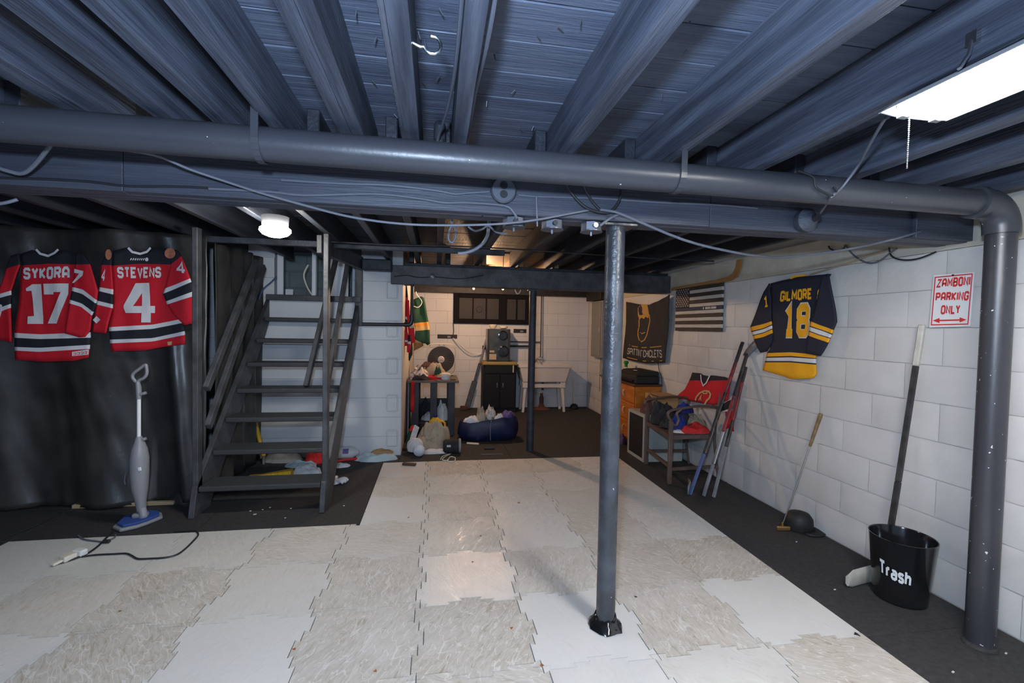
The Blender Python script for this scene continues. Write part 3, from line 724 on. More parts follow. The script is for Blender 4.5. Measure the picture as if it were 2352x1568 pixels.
# ---- jersey 4
s4 = Surf('Y', 3.955, .014, 9, 6, .035)
j4 = thing('hockey_jersey', 'red jersey numbered 4 with round shoulder patches hanging beside the stair post', 'jersey', P(340, 800, Y=3.92), 'jerseys hung on the walls')
cloth(s4, [([z(1050,310),z(1170,272),z(1220,320),z(1285,335),z(1350,310),z(1395,268),z(1600,300)], 2), ([z(1042,438),z(1280,418),z(1575,428)], 0), ([z(1046,800),z(1545,790)], 0), ([z(1018,985),z(1110,978),z(1400,962),z(1668,908)], 1), ([z(1020,1020),z(1110,1015),z(1400,1000),z(1670,945)], 2), ([z(1024,1095),z(1400,1082),z(1680,1020)], 1), ([z(1024,1128),z(1400,1112),z(1684,1053)], 0), ([z(1036,1200),z(1330,1192),z(1500,1160),z(1688,1135)], 0)], 20).build('torso', RWB, j4, smooth=True, ang=180, solid=.01, solid_off=-1)
cloth(s4, [([z(1000,330),z(1055,310)], 2), ([z(955,432),z(1042,435)], 0), ([z(928,628),z(1048,648)], 1), ([z(922,662),z(1046,692)], 2), ([z(908,748),z(1046,780)], 1), ([z(904,782),z(1046,815)], 0), ([z(872,1025),z(995,1040)], 0)], 8, off=.012).build('sleeve', RWB, j4, smooth=True, ang=180, solid=.012, solid_off=-1)
cloth(s4, [([z(1560,290),z(1625,300)], 2), ([z(1572,428),z(1662,352)], 0), ([z(1522,640),z(1742,553)], 1), ([z(1502,688),z(1752,585)], 2), ([z(1525,755),z(1776,664)], 1), ([z(1535,783),z(1784,704)], 0), ([z(1600,880),z(1815,820)], 0), ([z(1690,967),z(1848,932)], 0)], 10, off=.014).build('sleeve', RWB, j4, smooth=True, ang=180, solid=.012, solid_off=-1)
line_px(MB(), [z(1185,278),z(1220,315),z(1285,330),z(1345,312),z(1380,276)], 5, s4, .006).build('collar_trim', 'jersey_white', j4)
write(MB(), 'STEVENS', [z(1090,548),z(1482,545),z(1480,448),z(1088,448)], s4, 1.75, 1.1).build('name_letters', 'jersey_white', j4)
m = MB(); poly_px(m, [z(1245,592),z(1375,590),z(1380,795),z(1420,795),z(1420,858),z(1385,858),z(1385,942),z(1302,942),z(1302,858),z(1160,858),z(1140,815),z(1140,790)], s4, .005, hole=[z(1225,796),z(1302,680),z(1302,796)])
m.build('number', 'jersey_white', j4)
write(MB(), '4', [z(1620,505),z(1720,520),z(1690,402),z(1640,408)], s4, 1.3, off=.024).build('sleeve_number', 'jersey_white', j4)
write(MB(), '4', [z(955,570),z(985,590),z(1005,472),z(972,472)], s4, 1.3, off=.022).build('sleeve_number', 'jersey_white', j4)
m = MB(); poly_px(m, [(z(1570,330)[0]+12*math.cos(a), z(1570,330)[1]+12*math.sin(a)) for a in [2*math.pi*i/18 for i in range(18)]], s4, .022); m.build('shoulder_patch', 'patch_orange', j4)
m = MB(); poly_px(m, [(z(1030,342)[0]+7*math.cos(a), z(1030,342)[1]+12*math.sin(a)) for a in [2*math.pi*i/18 for i in range(18)]], s4, .020); m.build('shoulder_patch', 'patch_orange', j4)
m = MB(); poly_px(m, [z(882,920),z(915,885),z(952,918),z(915,952)], s4, .02); m.build('maker_patch', 'jersey_white', j4)
m = MB(); [line_px(m, [z(1205+i*18,388), z(1215+i*18,370)], 2.2, s4, .006) for i in range(7)]; poly_px(m, [(z(1345,380)[0]+4*math.cos(a), z(1345,380)[1]+4.5*math.sin(a)) for a in [2*math.pi*i/12 for i in range(12)]], s4, .006); m.build('neck_mark', 'jersey_white', j4)
m = MB(); poly_px(m, [z(1535,1115),z(1575,1110),z(1570,1142),z(1538,1146)], s4, .005); m.build('hem_patch', 'jersey_tan', j4)
# white edge of something round at the left
sw = Surf('Y', 3.93, .004, 3, 5, .03)
m = MB(); pts = [(-14+31*math.cos(a), 698+48*math.sin(a)) for a in [2*math.pi*i/28 for i in range(28)]]
poly_px(m, pts, sw)
tag(m.build('paper_disc', 'jersey_white', solid=.012), 'rounded white panel on the black sheeting beside the jersey numbered 17', 'wall disc')
# ---- jersey 18 on the right wall
z = ZZ(1640, 560, 3.303)
s18 = Surf('X', 2.768, .010, 5, 6, .020)
YB3 = ['jersey_navy', 'jersey_yellow', 'jersey_white']
j18 = thing('hockey_jersey', 'black and yellow hockey jersey with number 18 hanging on the white block wall', 'jersey', P(1820, 868, X=2.74), 'jerseys hung on the walls')
cloth(s18, [([z(440,300),z(600,262),z(720,245),z(900,228)], 0), ([z(448,420),z(820,380)], 0), ([z(455,600),z(800,580)], 0), ([z(440,800),z(760,800)], 0), ([z(415,828),z(600,822),z(790,838)], 1), ([z(412,855),z(600,850),z(790,866)], 0), ([z(408,864),z(600,860),z(790,872)], 2), ([z(402,888),z(600,888),z(788,905)], 0), ([z(398,898),z(600,898),z(788,915)], 1), ([z(382,958),z(500,990),z(600,1025),z(760,1020),z(790,985)], 1)], 20).build('torso', YB3, j18, smooth=True, ang=180, solid=.01, solid_off=-1)
cloth(s18, [([z(436,300),z(452,420)], 0), ([z(400,365),z(452,480)], 0), ([z(297,632),z(380,612),z(456,588)], 1), ([z(305,662),z(380,645),z(458,612)], 0), ([z(308,670),z(380,652),z(459,620)], 2), ([z(318,692),z(385,675),z(460,643)], 0), ([z(320,698),z(385,682),z(460,650)], 1), ([z(328,722),z(390,708),z(462,678)], 0), ([z(352,780),z(460,740)], 0), ([z(375,825),z(418,815)], 0)], 8, off=.010).build('sleeve', YB3, j18, smooth=True, ang=180, solid=.012, solid_off=-1)
cloth(s18, [([z(870,235),z(905,228)], 0), ([z(835,370),z(925,350)], 0), ([z(800,520),z(965,590)], 0), ([z(780,588),z(850,618),z(940,652)], 1), ([z(772,620),z(850,648),z(932,680)], 0), ([z(770,628),z(850,655),z(930,688)], 2), ([z(766,658),z(845,688),z(918,712)], 0), ([z(764,664),z(845,695),z(915,718)], 1), ([z(758,695),z(840,725),z(902,748)], 0), ([z(745,790),z(870,815)], 0), ([z(740,832),z(850,850)], 0)], 10, off=.014).build('sleeve', YB3, j18, smooth=True, ang=180, solid=.012, solid_off=-1)
line_px(MB(), [z(602,262),z(640,246),z(720,238)], 4, s18, .006).build('collar', 'jersey_yellow', j18, solid=.006)
write(MB(), 'GILMORE', [z(522,440),z(762,420),z(762,334),z(528,358)], s18, 1.8, 1.0).build('name_letters', 'jersey_yellow', j18)
write(MB(), '18', [z(548,716),z(745,716),z(755,440),z(562,452)], s18, 2.1, .9, off=.004).build('number_outline', 'jersey_white', j18)
write(MB(), '18', [z(555,708),z(738,708),z(748,450),z(568,462)], s18, 1.75, 1.25, off=.007).build('number', 'jersey_yellow', j18)
write(MB(), '1', [z(412,485),z(445,475),z(437,392),z(408,402)], s18, 1.3, off=.020).build('sleeve_number', 'jersey_yellow', j18)
write(MB(), '8', [z(818,448),z(862,448),z(872,342),z(832,342)], s18, 1.5, off=.024).build('sleeve_number', 'jersey_yellow', j18)
# ---- jerseys in the back room
sr = Surf('Y', 5.72, .02, 4, 9, 0)
jr = thing('hockey_jersey', 'red and black hockey jersey hanging on the side wall beyond the white corner', 'jersey', P(940, 810, Y=5.72))
cloth(sr, [([(926,640),(933,640)], 2), ([(925,686),(937,682)], 0), ([(925,724),(938,728)], 1), ([(924,729),(937,734)], 2), ([(924,741),(935,744)], 1), ([(924,744),(935,748)], 0), ([(924,780),(938,782)], 1), ([(924,784),(938,786)], 0), ([(925,795),(935,794)], 0)], 8).build('torso', RWB, jr, smooth=True, ang=180, solid=.04)
cloth(sr, [([(936,690),(940,690)], 0), ([(938,770),(943,768)], 2), ([(937,784),(943,784)], 1), ([(936,789),(943,790)], 0), ([(935,808),(942,810)], 0)], 5, off=.03).build('sleeve', RWB, jr, smooth=True, ang=180, solid=.03)
cloth(sr, [([(941,750),(950,747)], 1), ([(942,754),(951,751)], 0), ([(946,788),(954,785)], 0)], 5, off=.05).build('sleeve', RWB, jr, smooth=True, ang=180, solid=.03)
sg = Surf('Y', 6.75, .03, 6, 7, 0)
GT = ['jersey_green', 'jersey_orange', 'jersey_tan', 'brown_cloth']
jg = thing('hockey_jersey', 'green hockey jersey with tan stripes on a white hanger in the back room', 'jersey', P(965, 800, Y=6.75))
cloth(sg, [([(948,688),(958,684),(968,680),(974,684)], 0), ([(951,742),(983,739)], 1), ([(953,751),(985,748)], 2), ([(954,760),(986,757)], 0), ([(953,778),(987,775)], 0), ([(972,786),(988,794)], 0)], 10).build('torso', GT, jg, smooth=True, ang=180, solid=.05)
cloth(sg, [([(952,778),(972,780)], 2), ([(950,786),(971,788)], 3), ([(950,806),(962,800),(972,794)], 3)], 6, off=-.03).build('lining', GT, jg, smooth=True, ang=180, solid=.03)
MB().tube(smoothline([sg(p, .06) for p in [(949,703),(960,706),(967,700),(969,692),(962,682),(957,676),(956,670)]]), .007, 6).build('hanger', 'plastic_white', jg, smooth=True)
jk = cloth(sg, [([(942,770),(948,768)], 0), ([(936,800),(950,798)], 0), ([(937,818),(942,826),(949,812)], 0)], 5, off=.25).build('dark_garment', 'black_cloth', smooth=True, ang=180, solid=.03)
tag(jk, 'black cloth hanging below the red jersey on the side wall', 'cloth')

# ================================================================== LIGHT FIXTURES
# ---- shop light below the joists on the right
def shop_light(x, y0, y1, label):
    t = thing('shop_light', label, 'ceiling light', (x, (y0+y1)/2, 2.10))
    poly = [(-.115, 2.085), (-.05, 2.125), (.05, 2.125), (.115, 2.085), (.118, 2.085), (.052, 2.129), (-.052, 2.129), (-.118, 2.085)]
    MB().prism(poly, lambda u, z_: (x+u, y0, z_), lambda u, z_: (x+u, y1, z_)).build('reflector', 'mop_white', t)
    for yy in (y0+.004, y1-.008): MB().prism([(-.115, 2.085), (-.05, 2.125), (.05, 2.125), (.115, 2.085), (.06, 2.078), (-.06, 2.078)], lambda u, z_: (x+u, yy, z_), lambda u, z_: (x+u, yy+.004, z_)).build('end_plate', 'mop_white', t)
    for s in (-1, 1):
        MB().tube([(x+s*.055, y0+.03, 2.088), (x+s*.055, y1-.03, 2.088)], .019, 14).build('tube', 'tube_light', t, smooth=True)
        for yy in (y0+.012, y1-.03): MB().box(x+s*.055-.014, x+s*.055+.014, yy, yy+.018, 2.07, 2.118).build('lamp_holder', 'mop_grey', t)
    return t
sl = shop_light(1.365, -.09, 1.14, 'lit white two-tube shop light hung under the joists with a pull chain')
pc = P(2088, 275, Y=1.125)
m = MB()
for i in range(26): m.lathe([(0, -.0028), (.0024, -.001), (.0024, .001), (0, .0028)], 6, (pc.x, 1.125, 2.072-i*.0056))
m.build('pull_chain', 'steel', sl, smooth=True)
hk = P(2237, 92, X=1.306)
MB().tube([(1.30, hk.y, hk.z), P(2225, 125, X=1.29), P(2205, 155, X=1.28), (1.28, P(2200, 165, X=1.28).y, 2.118)], .005, 6).build('hook', 'steel', sl, smooth=True)
MB().box(1.296, 1.309, hk.y-.012, hk.y+.012, hk.z-.012, hk.z+.02).build('hook_plate', 'steel', sl)
# ---- dome light
dl = thing('dome_light', 'round white flush ceiling light glowing in front of the staircase', 'ceiling light', (-1.04, 3.2, 2.0))
MB().lathe([(.0, ZJ-.002), (.082, ZJ-.002), (.080, ZJ-.03), (.078, 2.072), (.0, 2.072)], 32, (-1.04, 3.2, 0)).build('base', 'mop_grey', dl, smooth=True)
MB().lathe([(.0, 2.004), (.04, 2.008), (.075, 2.022), (.095, 2.044), (.093, 2.060), (.078, 2.071), (0, 2.0715)], 32, (-1.04, 3.2, 0)).build('diffuser', 'dome_light', dl, smooth=True)
# ---- bare bulb in the back room, and the small amber lights behind the rear beam
bx, by = .60, 6.45
bl = thing('bare_bulb', 'warm bare bulb in a white holder on a joist of the back room', 'light bulb', (bx, by, 2.0))
MB().lathe([(.05, ZJ-.002), (.05, ZJ-.018), (.022, ZJ-.022), (.02, 2.09), (0, 2.089)], 20, (bx, by, 0)).build('holder', 'plastic_white', bl, smooth=True)
MB().lathe([(0, 2.005), (.018, 2.010), (.03, 2.03), (.026, 2.055), (.014, 2.08), (.013, 2.0885), (0, 2.0886)], 20, (bx, by, 0)).build('bulb', 'bulb_light', bl, smooth=True)
MB().box(bx-.06, bx+.06, by-.08, by+.08, ZJ-.0015, ZJ+.02).build('mount_board', 'bare_wood', bl)
for px in ((1088, 662), (1155, 663)):
    p = P(*px, Y=5.5)
    t = thing('fairy_light', 'tiny glowing amber lamp hanging just below the rear beam', 'light bulb', p-Vector((0,0,.03)), 'amber lamps below the rear beam')
    MB().lathe([(0, -.018), (.012, -.008), (.013, .004), (.006, .014), (0, .016)], 12, p).build('bulb', 'fairy_light', t, smooth=True)
    MB().tube([p+Vector((0,0,.014)), p+Vector((0,0,.04)), (p.x, p.y, ZD+.001)], .004, 6).build('lead', 'cable_black', t)
tag(MB().tube(smoothline([P(x, y_, Y=5.45) for x, y_ in [(1182,655),(1183,664),(1187,674),(1193,672),(1197,662),(1198,656)]]+[(P(1198,656,Y=5.45).x, 5.45, 2.137)]), .007, 6).build('flexible_loop', 'cream_plastic', smooth=True), 'pale loop of cable drooping below the rear beam beside the amber lamps', 'cable')

# ================================================================== CABLES AND BOXES ON THE GIRDER
def cable(name, label, pts, r, mat_, Y=None, k=4, cat='cable', group=None):
    q = [P(p[0], p[1], Y=(p[2] if len(p) > 2 else Y)) for p in pts]
    return tag(MB().tube(smoothline(q, k), r, 8).build(name, mat_, smooth=True), label, cat, group)
cable('cable', 'grey cable stapled along the upper face of the girder to the round outlet', [(647,413),(723,418),(800,422),(893,425),(1000,437),(1044,445),(1072,443),(1124,440)], .006, 'cable_grey', 1.993)
cable('cable', 'short grey cable running right from the round outlet along the girder', [(1190,447),(1230,451),(1300,453),(1400,457),(1520,465),(1640,470),(1740,478)], .005, 'cable_grey', 1.994)
cable('cable', 'grey cable curving along the lower girder face down to the junction box nearest the outlet', [(480,433),(620,440),(700,448),(858,445),(960,455),(1020,465),(1072,465),(1158,472),(1180,488),(1187,502)], .006, 'cable_grey', 1.991)
cable('cable', 'dark cable along the left part of the girder face', [(0,408),(103,411),(207,417),(293,427),(400,428),(472,431),(640,440)], .0045, 'cable_black', 1.993)
cable('cable', 'thin pale cord sagging below the girder past the dome light', [(240,340,1.80),(351,355,1.85),(437,389,1.9),(520,417,1.94),(596,442,1.955),(695,470,1.965),(796,496,1.965),(893,511,1.965),(993,517,1.965),(1130,515,1.965),(1223,506,1.965),(1300,492,1.97),(1354,482,1.975)], .005, 'cable_pale')
cable('cable', 'black cable hooked in a bow below the drain pipe above the steel post', [(1300,415,1.93),(1306,434,1.95),(1330,463,1.96),(1354,480,1.96),(1389,488,1.96),(1409,479,1.96),(1424,455,1.96),(1428,425,1.95),(1428,418,1.93)], .006, 'cable_black')
cable('cable', 'second black cable dropping into the bundle above the steel post', [(1338,415,1.93),(1344,434,1.95),(1360,462,1.97),(1378,481,1.972)], .006, 'cable_black')
cable('cable', 'long grey cord swooping from the bundle over the steel post towards the block wall', [(1378,481,1.955),(1405,485,1.95),(1433,494,1.94),(1571,551,1.94),(1680,578,2.0),(1747,588,2.1),(1808,590,2.2),(1943,573,2.16),(2050,550,1.98),(2114,531,1.975)], .006, 'cable_grey')
cable('cable', 'grey cable from the bundle to the junction box nearest the steel post', [(1420,492,1.985),(1400,502,1.99),(1378,518,2.0)], .006, 'cable_pale')
cable('cable', 'pale cable loop curling under the left end of the girder', [(-20,380,1.93),(20,393,1.93),(52,398,1.93),(79,379,1.9),(110,341,1.84),(118,328,1.80)], .007, 'cable_pale')
cable('cable', 'thin grey loop below the bottom edge of the girder at the far left', [(-30,470,1.96),(10,466,1.96),(40,458,1.97)], .006, 'cable_pale')
cable('cable', 'grey power cord running from the shop light down to the lamp box on the girder', [(2040,270,1.2),(2028,280,1.25),(1990,345,1.45),(1971,380,1.58),(1935,429,1.64),(1910,452,1.64),(1898,469,1.75),(1880,495,1.96)], .005, 'cable_pale')
cable('cable', 'black wire draped over the drain pipe beside the power cord', [(1833,392,1.632),(1850,398,1.632),(1869,408,1.632),(1873,429,1.632),(1895,443,1.632),(1912,449,1.635),(1922,438,1.635),(1914,430,1.635)], .004, 'cable_black')
cable('cable', 'pale stub of cable with a bare end hanging under the joists behind the girder', [(1130,345,2.3),(1126,470,2.3),(1122,528,2.3),(1118,545,2.35),(1108,560,2.4),(1090,573,2.4),(1070,580,2.4),(1052,582,2.4)], .009, 'cable_pale')
cable('cable', 'thin grey cable loop hanging from the back of the girder', [(1036,455,2.2),(1038,512,2.25),(1046,525,2.25),(1046,545,2.25),(1038,557,2.25),(1030,548,2.25),(1032,528,2.25),(1040,515,2.25)], .006, 'cable_grey')
cable('cable', 'small grey cable arc beside the first junction box', [(1075,520,2.2),(1090,530,2.2),(1108,526,2.2),(1122,518,2.2),(1140,533,2.2),(1165,536,2.2)], .005, 'cable_grey')
for k, (pts, mm, lb) in enumerate([([(1903,565),(1908,572),(1925,576),(1938,570),(1942,562)], 'cable_black', 'short black wire drooping under the girder near the block wall'),
        ([(1943,563),(1955,580),(1975,596),(1998,604),(2022,598),(2045,580),(2060,570)], 'cable_grey', 'grey wire loop drooping under the girder on the block wall'),
        ([(2042,568),(2046,585),(2060,594),(2085,597),(2115,592),(2150,578)], 'cable_black', 'black wire loop drooping under the girder beside the red lettered sign'),
        ([(1860,630),(1900,618),(1960,600),(2000,585),(2040,575)], 'tan_wood', 'thin tan wire slanting across the block wall above the black and yellow jersey')]):
    q = [P(a, b_, X=2.755) for a, b_ in pts]
    tag(MB().tube(smoothline(q, 4), .005, 6).build('cable', mm, smooth=True), lb, 'cable')
# rear joist bay cables
cable('cable', 'long dark cable strung across under the rear joists', [(760,555,3.9),(900,562,3.9),(1040,565,3.9),(1180,572,3.9),(1330,582,3.9),(1480,592,3.9),(1640,600,3.9)], .006, 'cable_black')
cable('cable', 'short dark cord clipped to the face of the rear beam', [(905,635,5.09),(935,632,5.09),(960,637,5.09),(1000,636,5.09),(1060,640,5.09),(1110,632,5.09)], .005, 'cable_black')
# round outlet
oc = P(1156, 438, Y=1.985)
ot = thing('outlet_box', 'round grey outlet cover with two sockets on the girder face', 'outlet', oc-Vector((0,0,.055)))
RX = Matrix.Rotation(math.pi/2, 3, 'X')
MB().lathe([(0, -.014), (.054, -.014), (.056, -.006), (.056, .012), (.05, .018), (0, .018)], 32, oc, RX).build('cover', 'metal_box', ot, smooth=True)
for dz in (.019, -.019):
    MB().lathe([(.017, .0182), (.016, .021), (0, .021)], 18, oc+Vector((0,0,dz)), RX).build('socket', 'cable_black', ot, smooth=True)
# junction boxes under the girder
jb = [(1180, 518, 'nearest the round outlet'), (1268, 523, 'between its two neighbours'), (1358, 527, 'nearest the steel post')]
for px, py, lb in jb:
    c = P(px, py, Y=2.06); c.z = 1.905
    t = thing('junction_box', 'round grey junction box under the girder, '+lb, 'junction box', c)
    MB().lathe([(0, 0), (.048, 0), (.05, .003), (.05, .038), (0, .038)], 8, c).build('body', 'metal_box', t)
    MB().lathe([(0, -.003), (.052, -.003), (.052, .001), (0, .001)], 24, c).build('lid', 'metal_box', t, smooth=True)
    MB().lathe([(.011, 0), (.011, .018), (0, .018)], 10, c+Vector((.0,-.046,.018)), RX).build('knockout', 'steel' if 'post' in lb else 'cable_black', t)
    MB().lathe([(0, -.022), (.005, -.02), (.006, -.003), (0, -.003)], 8, c).build('stem', 'metal_box', t)
c = P(1853, 506, Y=1.97)
t = thing('lamp_box', 'dark round ceiling lamp box on the girder where the shop light cord ends', 'junction box', c-Vector((0,0,.06)))
MB().lathe([(.05, -.028), (.056, -.02), (.056, .01), (.03, .03), (.02, .05), (0, .05)], 24, c, RX).build('body', 'paint_beam', t, smooth=True)
MB().lathe([(.02, .048), (.016, .07), (0, .07)], 12, c, RX).build('socket', 'cable_black', t, smooth=True)
tag(MB().tube([P(1232,452,Y=1.985), P(1234,520,Y=1.985)], .004, 6).build('metal_rod', 'cable_pale', smooth=True), 'thin grey rod hanging down the girder face between junction boxes', 'rod')
# ceiling details between the joists
h = [P(938, 97, X=-.066), P(945, 108, X=-.05), P(948, 120, X=-.04)]
base = Vector((-.069, P(938, 97, Z=2.165).y, 2.165))
ctr = base+Vector((.05, 0, .0))
pts = [base, base+Vector((.02, 0, -.008))]+[ctr+Vector((.022*math.cos(a), 0, .022*math.sin(a))) for a in [math.pi*1.1+i*math.pi*1.45/9 for i in range(10)]]
tag(MB().tube(pts, .0042, 8).build('screw_hook', 'steel', smooth=True), 'bright screw hook in the side of a centre joist', 'hook')
def along(name, label, pts, r, mat_, ribs=False):
    q = smoothline(pts, 6); rr = [r*(1+(.22 if (ribs and i % 2) else 0)) for i in range(len(q))]
    return tag(MB().tube(q, rr, 8).build(name, mat_, smooth=True), label, 'cable')
q0 = [Vector((-.128, y_, ZJ+.02+.012*math.sin(y_*4))) for y_ in [YN+.2+.02*i for i in range(185)]]
tag(MB().tube(q0, [.0085*(1.18 if i % 2 else 1) for i in range(len(q0))], 8).build('flexible_conduit', 'cable_grey', smooth=True), 'ribbed flexible metal conduit fixed along a centre joist', 'conduit')
along('cable', 'black cable running along the left side of the joist beside the pipe stub', [(.046, -1.2, 2.20), (.044, .4, 2.19), (.046, 1.2, 2.175), (.030, 1.6, 2.20), (.0, 1.85, 2.20), (-.03, 2.1, 2.16)], .006, 'cable_grey')
along('cable', 'sagging black cable along the right side of the joist beside the pipe stub', [(.110, -1.2, 2.20), (.113, .6, 2.20), (.118, 1.1, 2.165), (.112, 1.5, 2.19), (.110, 2.0, 2.16)], .0065, 'cable_grey')
along('cable', 'thin black cable along a joist in the left part of the ceiling', [(-.962, -1.2, 2.18), (-.964, .8, 2.17), (-.962, 2.0, 2.15)], .005, 'cable_black')

# ================================================================== RIGHT WALL OBJECTS
# ---- parking sign
ss = Surf('X', 2.772, 0, 0, 1, .004)
sg_ = thing('wall_sign', 'white metal sign with red parking lettering and a red double arrow', 'sign', P(2188, 750, X=2.77))
Q = [(2137,752),(2231,749),(2241,625),(2147,632)]
m = MB(); m.prism(Q, lambda a, b_: ss((a, b_), 0), lambda a, b_: ss((a, b_), .003)); m.build('plate', 'sign_white', sg_)
m = MB(); line_px(m, [(2142,746),(2226,744),(2236,629),(2151,637),(2142,746)], 2.6, ss, .0045); m.build('border', 'sign_red', sg_)
for wd_, qd_ in (('ZAMBONI', [(2153,661),(2231,656),(2233,633),(2156,641)]), ('PARKING', [(2151,692),(2227,690),(2230,668),(2153,672)]), ('ONLY', [(2163,722),(2208,721),(2209,699),(2165,701)])):
    write(MB(), wd_, qd_, ss, 1.75, 1.1, off=.0045).build('lettering', 'sign_red', sg_)
m = MB(); line_px(m, [(2156,736),(2212,734.5)], 3.4, ss, .0045); poly_px(m, [(2145,736),(2161,730),(2161,742)], ss, .0046); poly_px(m, [(2223,734),(2207,728.5),(2207,740.5)], ss, .0046)
m.build('arrow', 'sign_red', sg_)
c = P(2189, 632, X=2.765); MB().lathe([(.006, 0), (.005, .004), (0, .004)], 10, c, Matrix.Rotation(-math.pi/2, 3, 'Y')).build('screw', 'cable_black', sg_)
# ---- wooden slat flag
FY0, FY1, FZ0, FZ1 = 4.925, 4.055, 1.446, 1.928
fg = thing('slat_flag', 'wooden flag of black and white slats with one blue slat hanging on the block wall', 'flag', (2.765, 4.49, FZ0))
hgt = (FZ1-FZ0)/13
for i in range(13):
    z1 = FZ1-i*hgt; mt = 'flag_blue' if i == 6 else ('flag_black' if i % 2 == 0 else 'flag_white')
    y0 = FY0 if i >= 6 or True else FY0
    if i < 6: y0 = FY0-.295
    MB().box(2.752-.004*(i % 2), 2.772, FY1, y0, z1-hgt+.001, z1-.001).build('slat', mt, fg, bevel=.002)
MB().box(2.750, 2.772, FY0-.295, FY0, FZ1-6*hgt+.001, FZ1-.001).build('star_panel', 'flag_black', fg, bevel=.002)
m = MB()
for r in range(9):
    for q in range(6 if r % 2 == 0 else 5):
        yy = FY0-.028-(q+(.5 if r % 2 else 0))*.047; zz = FZ1-.022-r*.0225
        ring = [(yy+(.0115 if k % 2 == 0 else .0048)*math.sin(k*math.pi/5), zz+(.0115 if k % 2 == 0 else .0048)*math.cos(k*math.pi/5)) for k in range(10)]
        m.add([(2.7488, yy, zz)]+[(2.7488, a, b_) for a, b_ in ring], [(0, 1+i, 1+(i+1) % 10) for i in range(10)])
m.build('stars', 'jersey_white', fg)
sfl = Surf('X', 2.75, 0, 0, 1, .0)
yz = 1.928-6.5*hgt
def fsurf(p, off=0): return Vector((2.7465-off*.2, p[0], p[1]))
m = MB()
for ya, yb in ((4.365, 4.345), (4.325, 4.235), (4.225, 4.135)): m.add([(2.7462, ya, yz-.011), (2.7462, yb, yz-.011), (2.7462, yb, yz+.011), (2.7462, ya, yz+.011)], [(0,1,2,3)])
m.build('slat_print', 'flag_white', fg)
for yy in (4.80, 4.15): MB().box(2.772, 2.784, yy-.02, yy+.02, FZ0, FZ1).build('backing_strip', 'flag_black', fg)
# hockey stick above the flag
a, b_, c = P(1541, 664, X=2.75), P(1655, 644, X=2.75), P(1672, 640, X=2.75)
hs = thing('hockey_stick', 'short wooden hockey stick fixed to the block wall along the top of the slat flag', 'hockey stick', b_)
MB().bar((2.758, a.y, a.z), (2.758, P(1650,645,X=2.75).y, P(1650,645,X=2.75).z), .018, .028, side=(1,0,0)).build('shaft', 'stick_wood', hs, bevel=.004)
m = MB(); L = [P(x, y_, X=2.75) for x, y_ in [(1648,641),(1672,636),(1684,628),(1690,615),(1693,597)]]; Rr = [P(x, y_, X=2.75) for x, y_ in [(1649,650),(1676,645),(1693,636),(1700,620),(1705,595)]]
rows = [[Vector((xx, p.y, p.z)) for xx in (2.752,)] for p in L]
lft = [Vector((2.750, p.y, p.z)) for p in L]; rgt = [Vector((2.750, p.y, p.z)) for p in Rr]
m.grid([lft, rgt]); m.build('blade', 'stick_wood', hs, solid=.014, solid_off=0)
# ---- banner
sb = Surf('X', 2.752, .022, 7, 3.2, .022)
bn = thing('cloth_banner', 'black cloth banner with a gold bearded face and grey lettering on the block wall', 'banner', P(1485, 833, X=2.74))
cloth(sb, [([(1441,693),(1465,698),(1495,700),(1520,690),(1545,676)], 0), ([(1441,740),(1542,735)], 0), ([(1438,790),(1536,788)], 0), ([(1436,822),(1460,829),(1490,834),(1530,833)], 0)], 24).build('cloth', 'banner', bn, smooth=True, ang=180, solid=.004, solid_off=-1)
z = ZZ(1320, 600, 5.227)
m = MB(); poly_px(m, [z(785,560),z(830,515),z(895,518),z(900,555),z(915,640),z(905,685),z(870,665),z(855,690),z(800,700),z(785,640)], sb, .005); m.build('hair_print', 'gold_print', bn)
m = MB(); line_px(m, [z(798,700),z(795,780),z(780,850),z(785,900),z(805,945),z(830,965),z(860,940),z(885,885),z(905,800),z(928,710),z(918,640)], 2.2, sb, .005)
line_px(m, [z(812,855),z(838,868),z(865,852)], 2.0, sb, .005); line_px(m, [z(680,1002),z(720,1018),z(830,1035),z(960,1030),z(1060,1018)], 1.8, sb, .005); line_px(m, [z(662,1152),z(740,1172),z(850,1196),z(960,1198),z(1065,1192)], 1.8, sb, .005)
m.build('line_print', 'gold_print', bn)
for wd_, qd_ in (("SPITTIN", [z(660,1112),z(822,1146),z(822,1058),z(668,1038)]), ("'", [z(826,1120),z(836,1122),z(836,1060),z(828,1059)]), ('CHICLETS', [z(845,1152),z(1065,1158),z(1060,1062),z(848,1065)])):
    write(MB(), wd_, qd_, sb, 1.0, 1.1, off=.006).build('lettering', 'grey_print', bn)
tag(MB().tube(smoothline([P(x, y_, X=2.765) for x, y_ in [(1512,833),(1514,850),(1519,865),(1521,885)]]), .005, 6).build('cable', 'cable_black', smooth=True), 'black cord dropping from the cloth banner to the dresser', 'cable')
